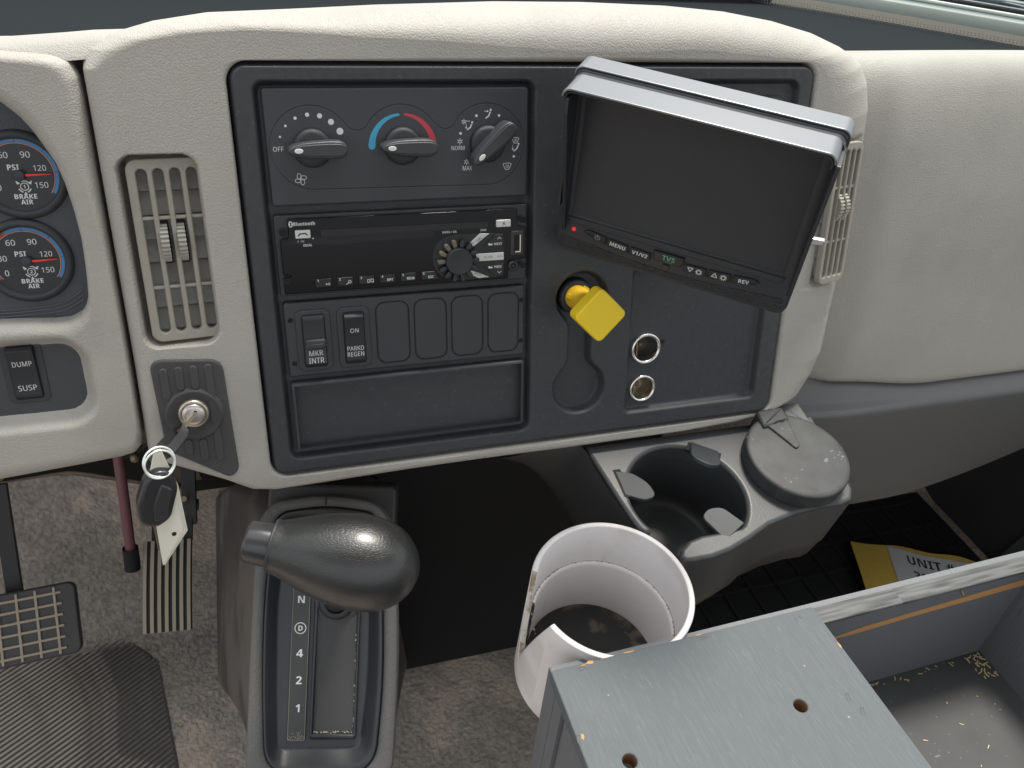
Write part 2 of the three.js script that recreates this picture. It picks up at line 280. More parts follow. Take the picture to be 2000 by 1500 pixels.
// ------------------------------------------------------------------ dashboard covers
const dashboard = onDash('dashboard', 'beige grained dashboard moulding around the black centre panel', 'dashboard', 0, -150);
{
  const inL = -211.6, inR = 211.6, inT = 143.4, inB = -143.4, r = 13, q = Math.SQRT1_2 * r;
  const sides = [
    { n: 300, roll: 33, depth: 46, inner: [...arc(inL + r, inT - r, r, 135, 90, 5), ...arc(inR - r, inT - r, r, 90, 45, 5)], outer: [[-291, 150], [-276, 158], [-251, 165.5], [-219, 171], [-172, 174], [-113, 178], [-29, 182], [35, 183], [101, 182], [150, 179], [190, 173.5], [226, 165.5], [252, 156], [262, 151]] },
    { n: 230, roll: 62, depth: 42, inner: [...arc(inR - r, inT - r, r, 45, 0, 5), ...arc(inR - r, inB + r, r, 0, -45, 5)], outer: [[262, 151], [274, 144], [283, 130], [288.5, 110], [289.5, 80], [288.5, 36], [286, -29], [283, -65], [276, -97], [267, -115], [254, -131]] },
    { n: 260, roll: 9, depth: 9, inner: [...arc(inR - r, inB + r, r, -45, -90, 5), ...arc(inL + r, inB + r, r, -90, -135, 5)], outer: [[254, -131], [236, -142], [218, -148], [190, -151.5], [18, -154], [-110, -154], [-187, -155], [-213, -155], [-228, -152], [-238, -146]] },
    { n: 90, roll: 8, depth: 9, inner: [...arc(inL + r, inB + r, r, 225, 180, 5), [inL, -50]], outer: [[-238, -146], [-246, -141], [-288, -119.5], [-291.5, -116], [-292.5, -110], [-291.5, -50]] },
    { n: 150, roll: 8, depth: 9, inner: [[inL, -50], [inL, 104]], outer: [[-291.5, -50], [-291, 104]] },
    { n: 50, roll: 8, depth: 9, inner: [[inL, 104], ...arc(inL + r, inT - r, r, 180, 135, 5)], outer: [[-291, 104], [-291, 150]] },
  ];
  const vent = (u, v) => -24 * dip(sdRR(u, v, -258.2, 27, 44.6, 123, 9), 2.4) - 7 * dip(sdRR(u, v, 253, 28, 36, 118, 6), 3);
  part('centre_cover', panelLoft(sides, { face: 52, recess: 5, lip: 3, disp: vent }), BEIGE, dashboard);
  const worn = []; for (let i = 0; i < 240; i++) { const u = (i < 150 ? 10 + 190 * rnd() : -200 + 400 * rnd()), k = rnd(), v = -146.2 - 4 * k * k; worn.push(at(new THREE.IcosahedronGeometry(1, 0).scale(0.6 + 2.6 * rnd() * rnd(), 0.4 + 0.5 * rnd(), 0.25), u, v, -0.5 - Math.max(0, -v - 147) * 0.35)); }
  part('worn_patch', worn, S({ color: C(0.13, 0.1, 0.075), roughness: 0.9 }), dashboard).userData.kind = 'stuff';
  part('tape_scrap', at(slab([[-9, -2.4], [-4, -3.2], [2, -2], [8, -2.6], [9.5, 0.6], [7, 3], [1, 2.2], [-3, 3], [-8, 1.6]], { z: 0.3, h: 0.5, r: 0.15, n: 1 }), 0, 0, 0, R(-42), 0, R(8)).translate(-266, 151.5, -11.2), S({ color: C(0.62, 0.56, 0.42), roughness: 0.8 }), dashboard);
  const P1 = [[-470, 137], [-360, 134], [-347, 129], [-336, 119]], P2 = [[-336, 119], [-329, 112], [-324, 104.5], [-320, 96.5], [-315, 86], [-312, 74], [-309.8, 58.5], [-308.6, 42.5], [-309, 27], [-310, 12], [-311, 2.5], [-313.5, -4]], P3 = [[-313.5, -4], [-318, -10], [-325, -13.5], [-334, -14], [-348, -13], [-365, -12], [-470, -8]];
  const ds = [
    { n: 60, roll: 10, depth: 14, inner: P1, outer: [[-475, 154], [-345, 149], [-320, 147.5], [-310, 146.8], [-303, 145.5]] },
    { n: 120, roll: 9, depth: 12, inner: P2, outer: [[-303, 145.5], [-297, 142.5], [-293.8, 135], [-293.4, 124], [-293.6, 60], [-293.6, 0], [-294, -60], [-294.5, -100], [-297, -109]] },
    { n: 130, roll: 12, depth: 16, inner: P3, outer: [[-297, -109], [-301, -113.5], [-309, -115.5], [-338, -118.5], [-385, -122], [-475, -127]] },
    { n: 40, roll: 8, depth: 9, inner: [[-470, -8], [-470, 137]], outer: [[-475, -127], [-475, 154]] },
  ];
  part('driver_cover', panelLoft(ds, { face: 48, lip: 8, recess: 14, disp: (u, v) => -12 * dip(sdRR(u, v, -381, -53, 122, 55, 17), 11) }), BEIGE, dashboard);
  part('top_ledge', skin([[140, 5], [149, 2], [154, -8], [156, -22], [150, -80]].map(([v, w]) => [-475, -380, -330, -300, -285, -262, -240].map((u, i) => [u, v + [-3, -1, 0, 2.5, 4, 5, 4][i], w - 12]))), BEIGE, dashboard);
  const xs = Array.from({ length: 40 }, (_, i) => 240 + i * 17);
  const prof = [[-150, -60], [-157, -45], [-153, -40], [-140, -36.5], [-100, -32], [-50, -29.5], [0, -28], [50, -28], [90, -29], [115, -31.5], [130, -35], [140, -40], [147, -47], [151.5, -57], [153.5, -68], [153, -80], [146, -110], [100, -170]];
  const fine = new THREE.CatmullRomCurve3(prof.map((p) => new THREE.Vector3(0, ...p))).getPoints(110);
  part('passenger_cover', skin(fine.map((p) => xs.map((x) => { const k = (x - 265) / 300; return [x, p.y + (p.y < -100 ? 14 * (1 - sstep(x, 300, 430)) * (-100 - p.y) / 57 : 0) + (p.y > 60 ? 2.5 * Math.sin(clamp((x - 262) / 230, 0, 1) * PI / 2) - 2 : 0), p.z - 20 * Math.exp(-Math.pow((x - 282) / 17, 2)) + 7 * Math.sin(clamp(k, 0, 1) * PI / 2) * sstep(p.y, -140, 40) - 3 * sstep(x, 385, 425) * sstep(p.y, 72, 77) * sstep(p.y, 150, 84)]; })), false, undefined, true), BEIGE, dashboard);
  const low = [[-146, -66], [-155, -50], [-164, -40], [-171, -34.5], [-177, -33], [-184, -35.5], [-205, -46], [-260, -73], [-320, -102], [-336, -112], [-341, -122], [-336, -170]];
  const lf = new THREE.CatmullRomCurve3(low.map((p) => new THREE.Vector3(0, ...p))).getPoints(80);
  part('lower_panel', skin(lf.map((p) => xs.map((x) => { const b = x < 480 ? 345 : 345 - 34 * Math.pow((x - 480) / 170, 1.4), s = (b - 170) / 175, l = 1 - sstep(x, 262, 330); return [x, p.y < -170 ? -170 + (p.y + 170) * Math.max(s, 0.1) : p.y + 14 * (1 - sstep(x, 300, 430)) * sstep(p.y, -176, -160), p.z - 8 * l]; })), false, undefined, true), plastic([0.12, 0.122, 0.122], 0.48, grainTex, 0.00012), dashboard);
}

// ------------------------------------------------------------------ black centre panel
const keyhole = (u, v) => { const a = Math.hypot(u - 29, v + 25) - 20, b = Math.hypot(u - 29.5, v + 99) - 21, c = sdRR(u, v, 28.5, -62, 17, 60, 2), k = 7; const sm = (p, q) => { const h = clamp(0.5 + 0.5 * (q - p) / k, 0, 1); return q * (1 - h) + p * h - k * h * (1 - h); }; return sm(sm(a, c), b); };
{
  const t = onDash('centre_panel', 'large black plastic centre panel holding the climate controls, radio and switches', 'panel', 0, 0, -8);
  const nu = 421, nv = 285, P = [], U = [], I = [], col = [];
  for (let j = 0; j < nv; j++) for (let i = 0; i < nu; i++) {
    const u = -211.4 + 422.8 * i / (nu - 1), v = -143.2 + 286.4 * j / (nv - 1);
    const e = sdRR(u, v, 0, 0, 422.4, 286, 11), L = sdRR(u, v, -104.4, 0.7, 183, 260, 6), k = keyhole(u, v), p = sdRR(u, v, 131, -66.5, 122, 119, 5), q = sdRR(u, v, 133, 67, 128, 127, 6), q2 = sdRR(u, v, 131, 63.5, 113, 113, 6), q3 = sdRR(u, v, 129, 60, 90, 92, 9);
    let w = -9 * sstep(e, -3, 0.4) - 7 * dip(L, 3) - 9 * dip(k, 3.4) - 30 * (dip(Math.hypot(u - 88.3, v + 73) - 10.6, 1.2) + dip(Math.hypot(u - 87.6, v + 107.8) - 9.4, 1.2)) - 12 * dip(Math.hypot(u - 25, v + 24) - 9, 1.4) + 5 * dip(k + 4.2, 2.6) * sstep(v, -118, -104) * 0 - 6 * dip(p, 3) * sstep(u, 69, 75) - 6 * dip(q, 3) + 4.5 * dip(q2, 2.5) - 9 * dip(q3, 3);
    const nn = fbm(u / 60 + 9, v / 60 + 9, 16, 80, 4);
    const ledge = (d, b, th) => (d < 0.6 && v < b + th ? sstep(v, b + th, b) : 0);
    let dirt = Math.max(ledge(L, -129.5, 5), ledge(p, -126, 7 + 4 * nn), ledge(k, -120, 9)) * sstep(nn, 0.3, 0.6) + 0.1 * sstep(p, 2, 0) * sstep(p, -6, -1.5) * sstep(u, 150, 190) * nn;
    dirt = clamp(dirt, 0, 1) * 0.85; const dust = (1 + 0.3 * (nn - 0.47)) * (rnd() > 0.9975 ? 2.2 : 1);
    P.push(u, v, w); U.push((u) / 1000, (v - w) / 1000); col.push(lerp(0.038 * dust, 0.27, dirt), lerp(0.042 * dust, 0.215, dirt), lerp(0.047 * dust, 0.155, dirt));
  }
  for (let j = 0; j < nv - 1; j++) for (let i = 0; i < nu - 1; i++) {
    const a = j * nu + i; if (sdRR(P[a * 3] + 0.5, P[a * 3 + 1] + 0.5, 0, 0, 422.8, 286.4, 11) > 0) continue;
    I.push(a, a + 1, a + nu, a + 1, a + nu + 1, a + nu);
  }
  const g = mesh(P, I, U); g.setAttribute('color', new THREE.Float32BufferAttribute(col, 3));
  part('bezel', g, BLKV, t);
}

// climate control panel
{
  const t = onDash('climate_control', 'black climate control panel with three rotary knobs and blue-red temperature arc', 'climate control', -104.4, 91, -6);
  const snow = (c, x, y, r) => { for (let k = 0; k < 6; k++) { const a = k * PI / 3 + 0.5; strokeLine(c, [[x + 0.45 * r * Math.cos(a), y + 0.45 * r * Math.sin(a)], [x + r * Math.cos(a), y + r * Math.sin(a)]], 0.45); } c.strokeStyle = INK; c.lineWidth = 0.35; c.beginPath(); c.arc(x, -y, r * 0.45, 0, 7); c.stroke(); };
  const man = (c, x, y) => { dot(c, x + 1.5, y + 3, 0.75); strokeLine(c, [[x + 1.2, y + 1.6], [x, y - 1], [x - 1.8, y - 2.2]], 0.9); strokeLine(c, [[x - 3, y + 2.2], [x - 0.4, y + 2.2]], 0.35); fillPoly(c, [[x - 1.2, y + 3], [x + 0.2, y + 2.2], [x - 1.2, y + 1.4]]); };
  const man2 = (c, x, y) => { dot(c, x + 1.8, y + 2.2, 0.7); strokeLine(c, [[x + 1.4, y + 0.9], [x + 0.4, y - 1.2], [x - 1.5, y - 2.4]], 0.9); strokeLine(c, [[x - 2.4, y + 1.2], [x - 2.4, y - 1.2]], 0.35); fillPoly(c, [[x - 3.2, y - 0.8], [x - 1.6, y - 0.8], [x - 2.4, y - 2.2]]); };
  const screenIcon = (c, x, y, k = 1) => { strokeLine(c, [[x - 3 * k, y + 1.5 * k], [x - 1.5 * k, y + 2.1 * k], [x + 1.5 * k, y + 2.1 * k], [x + 3 * k, y + 1.5 * k], [x + 1.3 * k, y - 2.2 * k], [x - 1.3 * k, y - 2.2 * k]], 0.4, INK, true); for (const d of [-0.9, 0, 0.9]) strokeLine(c, [[x + d, y + 1.1 * k], [x + d + 0.3, y], [x + d, y - 1.3 * k]], 0.3); };
  const face = printed('#393c40', -192.2, 54, 175.4, 74, 8, (c) => {
    c.strokeStyle = '#131517'; c.lineWidth = 0.8; c.beginPath();
    const pts = []; const A = (cx, cy, r, a0, a1) => { for (let k = 0; k <= 24; k++) { const a = R(lerp(a0, a1, k / 24)); pts.push([cx + r * Math.cos(a), cy + r * Math.sin(a)]); } };
    A(-163.5, 91, 26.3, 270, 40); A(-134, 110.5, 9, 228, 312); A(-105, 91, 26.3, 140, 40); A(-75, 110.5, 9, 228, 312); A(-46.5, 90.5, 27, 140, -90);
    strokeLine(c, pts, 0.8, '#131517', true); strokeLine(c, pts.map((p) => [p[0] + 0.1, p[1] - 0.6]), 0.3, '#4a4d51', true);
    [[-183, 98.3, 0.7], [-179, 104.9, 0.8], [-172.6, 109.5, 1], [-165, 111.5, 1.3], [-157.3, 110.7, 1.6], [-150.4, 106.9, 1.9], [-145.1, 101, 2.2]].forEach((d) => dot(c, ...d));
    txt(c, 'OFF', -184.8, 90.6, 4);
    for (let k = 0; k < 4; k++) { const a = k * PI / 2 + 0.5; c.strokeStyle = INK; c.lineWidth = 0.4; c.beginPath(); c.ellipse(-172.3 + 2 * Math.cos(a), -(71.5 + 2 * Math.sin(a)), 1.9, 1.25, -a + 0.5, 0, 7); c.stroke(); }
    for (const [col, a0, a1] of [['#3d9fc4', 178, 96], ['#c23a4a', 84, 2]]) for (let k = 0; k < 60; k++) { const f = k / 59, a = R(lerp(a0, a1, f)), wd = col[1] === '3' ? lerp(2.3, 0.8, f) : lerp(0.8, 2.3, f); dot(c, -104.3 + 20.6 * Math.cos(a), 90.5 + 20.4 * Math.sin(a), wd, col); }
    man(c, -45, 110); dot(c, -53.5, 109.4, 0.9); dot(c, -37.6, 109.3, 0.9); man2(c, -58.3, 103); strokeLine(c, [[-61, 106], [-58, 106]], 0.35); snow(c, -62.3, 105.6, 1.6);
    dot(c, -64.7, 98.1, 0.95); snow(c, -65.2, 92.9, 1.9); txt(c, 'NORM', -66.6, 88.6, 3.9, { wide: 0.85 }); snow(c, -60.7, 79.2, 1.9); txt(c, 'MAX', -60.4, 74.8, 4, { wide: 0.85 });
    screenIcon(c, -25.7, 92.8, 0.85); man2(c, -25.2, 88.2); dot(c, -26.8, 82, 0.9); screenIcon(c, -31.6, 75.5, 1);
  });
  part('face_plate', slab(rrect(-104.4, 91, 175, 73.4, 2.2), { z: -1, h: 6, r: 1.6 }), face, t);
  const knob = (cx, cy, rot, L0, L1, sx = 1) => {
    const k = part('knob', [at(lathe([[0, 4.2], [9, 4], [11.2, 3], [12.2, 1.4], [12.4, -1.2], [0, -1.2]], 48), cx, cy)], BLK2, t);
    const g = []; const prof = [[-L0, 0.6], [-L0 * 0.95, 1.8], [-L0 * 0.75, 3.4], [-L0 * 0.4, 4.6], [0, 5.2], [L1 * 0.5, 5.6], [L1 * 0.8, 5.3], [L1 * 0.95, 4], [L1, 2]];
    const poly = [...prof.map(([x, y]) => [x, -y]), ...prof.slice().reverse().map(([x, y]) => [x, y])];
    const sh = (z, s) => poly.map(([x, y]) => { const X = x * (0.98 + 0.02 * s), Y = y * s, c = Math.cos(rot), n = Math.sin(rot); return [cx + X * c - Y * n, cy + X * n + Y * c]; });
    part('grip', [slab(sh(0, 1), { z: 15.5, h: 14.5, r: 1.4 }), slab(sh(0, 0.72), { z: 15.9, h: 2, r: 0.8 })], BLK, k);
    const ic = -L0 * 0.6; part('indicator', at(slab(Array.from({ length: 18 }, (_, i) => [2.7 * Math.cos(i * PI / 9), 1.5 * Math.sin(i * PI / 9)]), { z: 0, h: 1, r: 0.3 }), 0, 0, 0, 0, 0, rot).translate(cx + ic * Math.cos(rot), cy + ic * Math.sin(rot), 16.4), WHITE, k);
    return k;
  };
  knob(-163.4, 91, R(0), 16, 20.5); knob(-104.6, 91, R(-1), 16, 20.5); knob(-46, 91, R(41), 18, 20);
}

// car radio
{
  const t = onDash('car_radio', 'glossy black car radio with silver buttons and a round menu knob', 'car radio', -104.4, 21, -6);
  part('mounting_plate', [slab(rrect(-104.4, 21, 176, 55, 2), { z: -1.5, h: 5, r: 1 })], BLK2, t);
  const face = printed('#131214', -190, -6, 173, 56, 9, (c) => {
    fillPoly(c, [[-175, 33.6], [-86, 33.4], [-86, 30], [-150, 28], [-189, 30]], '#242326');
    txt(c, 'Bluetooth', -173, 43, 3.2, { bold: true, wide: 0.95 }); c.fillStyle = INK; c.beginPath(); c.ellipse(-181.7, -43, 1.4, 2.1, 0, 0, 7); c.fill(); strokeLine(c, [[-182.4, 44], [-181, 42.4], [-181.7, 41.6], [-181.7, 44.4], [-181, 43.7], [-182.4, 42]], 0.3, '#1b1a1d');
    txt(c, 'P  SW', -176, 31.3, 1.8); dot(c, -168, 33, 0.5); txt(c, 'EDIAL', -171.8, 28.6, 2.1, { bold: true });
    txt(c, 'MENU • OK', -74.5, 32.3, 2.1, { wide: 0.95, bold: true }); txt(c, 'PWR', -49.8, 32.2, 2.1, { bold: true });
    txt(c, '112', -150, 15, 6, { col: '#241c1f' });
  }, { roughness: 0.1, bumpMap: null }); face.specularIntensity = 0.45;
  const body = part('faceplate', slab(roundPoly([[-189.5, -4.5], [-189.5, 7], [-184.6, 7], [-184.6, 8.5], [-189.5, 8.5], [-189.5, 33], [-183.6, 34], [-183.6, 46.3], [-24.4, 46.3], [-24.4, 34], [-17.6, 33], [-17.6, 10], [-31, 8.5], [-31, -4.5]].reverse(), 1.2).reverse().reverse(), { z: 2, h: 5, r: 0.9 }), face, t);
  part('disc_slot', [box(116, 4, 0.6, -104.6, 36, 2), box(117, 0.5, 1, -104.6, 38.2, 2.2), box(117, 0.5, 1, -104.6, 33.8, 2.2)], plastic([0.006, 0.006, 0.007], 0.35), t);
  const btn = (poly, mat, lab, z = 3.2) => part('button', slab(poly, { z, h: 1.5, r: 0.5, n: 2 }), mat, t, lab);
  const silverPrint = (x0, y0, w, h, f) => printed('#c9c9c7', x0, y0, w, h, 14, f, { roughness: 0.32, metalness: 0.35, bumpMap: null });
  btn(rrect(-174.4, 36.2, 10, 5.6, 0.7), silverPrint(-180, 33, 11, 6.5, (c) => { strokeLine(c, [[-177.3, 35.4], [-176.4, 36.6], [-172.8, 36.8], [-171.6, 35.8]], 0.9, '#333'); }), 'silver phone button');
  btn(rrect(-35.2, 36.4, 11, 5.2, 0.7), silverPrint(-41, 33, 12, 6.5, (c) => { fillPoly(c, [[-36, 36.2], [-34, 36.2], [-35, 37.6]], '#333'); strokeLine(c, [[-36, 35.5], [-34, 35.5]], 0.4, '#333'); }), 'silver eject button');
  part('knob_well', slab(roundPoly([[-34.5, -2.6], [-34.5, 29.6], [-66, 30.4], [-76, 29.4], [-84, 25], [-87.5, 16], [-86, 6], [-80, -0.5], [-70, -3]], 3), { z: 2.3, h: 1, r: 0.3, n: 1 }), plastic([0.012, 0.0125, 0.014], 0.4), t);
  const k = part('knob', at(lathe([[0, 8.5], [5, 8.3], [8.8, 9.2], [9.6, 8.6], [10.6, 3], [0, 3]], 48), -69, 12), BLK2, t);
  for (let i = 0; i < 14; i++) { const a = i * 2 * PI / 14; part('grip_lug', at(slab(rrect(0, 0, 5.6, 3.2, 1.4, 4), { z: 0, h: 4, r: 0.7, n: 2 }), 0, 0, 0, 0, 0, a).translate(-69 + 12.4 * Math.cos(a), 12 + 12.4 * Math.sin(a), 6.4), i > 3 && i < 8 ? S({ color: C(0.14, 0.125, 0.09), roughness: 0.5 }) : BLK2, k); }
  const dark = (x0, y0, w, h, f) => printed('#191a1c', x0, y0, w, h, 14, f, { roughness: 0.3, bumpMap: null });
  btn(roundPoly([[-62.5, 21.8], [-57, 21.2], [-45.5, 29.8], [-52.5, 30.4]], 0.5), silverPrint(-64, 20, 20, 12, (c) => txt(c, 'SRC', -53.2, 26.3, 2.9, { col: '#555', rot: 0.65 })), 'slanted silver source button');
  btn(rrect(-45.3, 12.8, 21, 5.6, 0.6), silverPrint(-57, 9, 23, 8, (c) => { txt(c, 'SCAN', -46.5, 12.8, 2.7, { col: '#555' }); txt(c, '.45CN', -38, 12.8, 1.9, { col: '#777' }); }), 'wide silver scan button');
  btn(roundPoly([[-59.5, 4.2], [-61.5, 1.6], [-53.5, -2.4], [-46, -1.8]].reverse(), 0.5), silverPrint(-64, -4, 20, 10, (c) => txt(c, 'DISP', -54.2, 0.9, 2.8, { col: '#555', rot: -0.55 })), 'slanted silver display button');
  btn(roundPoly([[-50, 20.5], [-35.2, 19.6], [-35.2, 29], [-41.5, 29]], 0.6), dark(-51, 18, 17, 12, (c) => { txt(c, 'NEXT', -39.3, 22, 2.4, { bold: true }); fillPoly(c, [[-46.5, 21.3], [-46.5, 22.8], [-45.4, 22.8], [-45, 22.4], [-43.4, 22.4], [-43.4, 21.3]]); strokeLine(c, [[-39.6, 25.6], [-38.3, 26.8], [-37, 25.6]], 0.4); }), 'black next button');
  btn(roundPoly([[-50, 5.8], [-41.5, -1.6], [-35.2, -1.6], [-35.2, 7.5]], 0.6), dark(-51, -3, 17, 12, (c) => { txt(c, 'PREV', -39.3, 5.2, 2.4, { bold: true }); fillPoly(c, [[-46.5, 4.5], [-46.5, 6], [-45.4, 6], [-45, 5.6], [-43.4, 5.6], [-43.4, 4.5]]); strokeLine(c, [[-39.6, 1.8], [-38.3, 0.6], [-37, 1.8]], 0.4); }), 'black previous button');
  [['1', '▸'], ['2', 'o'], ['3', ''], ['4', 'RPT'], ['5', 'RDM'], ['6', 'ESC']].forEach(([n, s], i) => {
    const x = -163.4 + i * 14.6;
    btn(i === 5 ? roundPoly([[x - 5.4, -0.6], [x + 7.5, -0.6], [x + 4.6, 5.2], [x - 5.4, 5.2]], 0.5) : rrect(x, 2.2, 10.8, 6, 0.5), dark(x - 6, -1.5, 15, 7.5, (c) => { txt(c, n, x - 3.6, 3.9, 2.3, { bold: true }); if (s.length > 1) txt(c, s, x + 1.6, 1.3, 2.5, { bold: true }); else if (i === 0) { fillPoly(c, [[x + 1.4, 0.6], [x + 1.4, 2.1], [x + 2.8, 1.35]]); strokeLine(c, [[x + 3.2, 0.7], [x + 3.2, 2]], 0.35); strokeLine(c, [[x + 3.9, 0.7], [x + 3.9, 2]], 0.35); } else if (i === 1) { c.strokeStyle = INK; c.lineWidth = 0.4; c.beginPath(); c.arc(x + 3, -1.9, 0.9, 0, 7); c.stroke(); strokeLine(c, [[x + 2.3, 1.3], [x + 0.6, 0.2]], 0.45); } else { strokeLine(c, [[x + 0.6, 0.5], [x + 0.6, 2.5], [x + 2, 2.5], [x + 2, 0.5]], 0.4, INK, true); strokeLine(c, [[x + 2.8, 0.8], [x + 2.8, 2.7], [x + 4.6, 2.7], [x + 4.6, 0.5]], 0.4, INK, true); } }));
  });
  const usb = part('usb_port', slab(rrect(-24.9, 21.6, 9.5, 17.5, 1), { z: 2.6, h: 1, r: 0.4 }), plastic([0.03, 0.025, 0.025], 0.4), t);
  part('socket', slab(rrect(-24.6, 21.6, 5, 13, 0.5), { z: 2.9, h: 0.6, r: 0.2 }), DEEP, usb); part('contact', [box(0.7, 12, 0.6, -22.6, 21.6, 3), box(4, 0.8, 0.6, -24.3, 15.5, 3)], S({ color: C(0.7, 0.65, 0.55), metalness: 0.8, roughness: 0.3 }), usb);
  part('audio_jack', [at(lathe([[2, 2.6], [2.6, 3], [3.8, 2.4], [4, 1]], 24), -27.4, 4.8), at(lathe([[0, 2.2], [1.2, 2.2], [1.4, 1.5]], 16), -27.4, 4.8)], BLK2, t);
  for (const [x, y] of [[-187, 37.6], [-187, 4.6], [-20.5, 38.2], [-20.2, 5.2]]) part('screw_hole', at(lathe([[0, 2.25], [1.6, 2.25], [2, 2.6], [2.5, 2.2]], 20), x, y), DEEP, t);
}

// switch row
function rocker(parent, cx, cy, w, h, kind) {
  const f = part('rocker_switch', [slab(rrect(cx, cy, w, h, 5), { z: 0.2, h: 4, r: 1 })], BLK, parent);
  part('recess', slab(rrect(cx, cy, w - 8, h - 6, 2), { z: 0.6, h: 1, r: 0.3 }), DEEP, f);
  const rw = w - 9.5, rh = h - 8, x0 = cx - rw / 2, y0 = cy - rh / 2;
  const draw = (c) => {
    if (kind === 'marker') { txt(c, 'MKR', cx, cy - 8.4, 5.2, { wide: 0.95 }); txt(c, 'INTR', cx, cy - 13.6, 5.2, { wide: 0.95 }); }
    if (kind === 'regen') { txt(c, 'ON', cx, cy + 6, 4.4); txt(c, 'PARKD', cx, cy - 7.6, 4.6, { wide: 0.88 }); txt(c, 'REGEN', cx, cy - 12, 4.6, { wide: 0.88 }); }
    if (kind === 'dump') { txt(c, 'DUMP', cx, cy + 6.4, 5, { wide: 0.85 }); txt(c, 'SUSP', cx, cy - 10.6, 5.2, { wide: 0.95 }); }
  };
  const pm = printed('#2a2c2f', x0 - 1, y0 - 1, rw + 2, rh + 2, 14, draw, { roughness: 0.45, bumpMap: null });
  const tilt = kind === 'marker' ? 1 : -1, rows = [];
  for (let k = 0; k <= 24; k++) { const s = k / 24, y = y0 + rh * s; rows.push([-1, -1, -0.96, 0, 0.96, 1, 1].map((e, i) => [cx + e * rw / 2, y, i === 0 || i === 6 || k === 0 || k === 24 ? 0.5 : 2.2 + 2.6 * tilt * (Math.abs(s - 0.5) * (s > 0.5 ? -1 : 1)) + 1.2 * Math.pow(Math.abs(2 * s - 1), 2)])); }
  const g = skin(rows, false, (p) => [p[0], p[1]]), b = part('rocker', g, pm, f);
  if (kind === 'marker') { part('ridge', [slab(rrect(cx + 0.4, cy - 1.2, rw, 7, 2), { z: 5.4, h: 4, r: 1.6 }), slab(rrect(cx + 1.6, cy - 2.2, rw - 5, 3, 1.3), { z: 6, h: 2, r: 0.6 })], BLK, f); }
  else part('lens', [slab(rrect(cx, cy + 12, rw - 4, 2.4, 0.6), { z: 2.6, h: 2, r: 0.4 }), slab(rrect(cx, cy + 16.5, rw - 0.5, 2.2, 0.8), { z: 3.1, h: 2, r: 0.9 })], S({ color: C(0.05, 0.05, 0.05), roughness: 0.3 }), f);
  return f;
}
{
  const t = onDash('switch_panel', 'black switch row with two lettered rocker switches and four blank covers', 'switch panel', -104.4, -39, -6);
  part('face_plate', slab(rrect(-104.4, -38.9, 175, 55, 2.5), { z: -1.5, h: 6, r: 1.8 }), BLK, t);
  rocker(t, -172.7, -39.6, 24, 45, 'marker'); rocker(t, -144.8, -39.8, 23, 45, 'regen');
  for (const x of [-116.9, -89.2, -61.6, -33.8]) { const b = part('blank_cover', slab(rrect(x, -39, 22.4, 44.6, 6), { z: -1.1, h: 2, r: 0.5 }), BLK, t); part('outline_groove', (() => { const p = rrect(x, -39, 22.9, 45.1, 6.2), N = outNormals(p); return skin([p.map((q) => [...q, -1.35]), p.map((q, i) => [q[0] + N[i][0] * 0.9, q[1] + N[i][1] * 0.9, -1.35])], true); })(), DEEP, b); }
  for (const [x, y] of [[-187.8, -23.8], [-187.7, -55.8], [-19.9, -22.3], [-19.9, -54.4]]) part('screw_hole', at(lathe([[0, -1.2], [1, -1.2], [1.3, -0.8], [1.8, -1.3]], 16), x, y), DEEP, t);
  const b = onDash('blank_panel', 'wide plain black cover panel with a thin scratch below the switch row', 'cover panel', -104.4, -97, -6);
  part('cover', slab(rrect(-104.4, -97.3, 174.6, 53.6, 2), { z: 0.5, h: 7, r: 2.2, n: 4 }), printed('#393c40', -192, -125, 176, 56, 6, (c) => { strokeLine(c, [[-154, -81], [-150, -88], [-148, -92], [-147, -94]], 0.22, '#8d8f90'); strokeLine(c, [[-147, -94], [-143, -99], [-139, -103.5]], 0.16, '#777'); for (let k = 0; k < 60; k++) { const x = -190 + 172 * rnd(), y = -124 + 52 * rnd(); strokeLine(c, [[x, y], [x + 2 * rnd() - 1, y + 4 * rnd()]], 0.07, '#55585b'); } }), b);
}

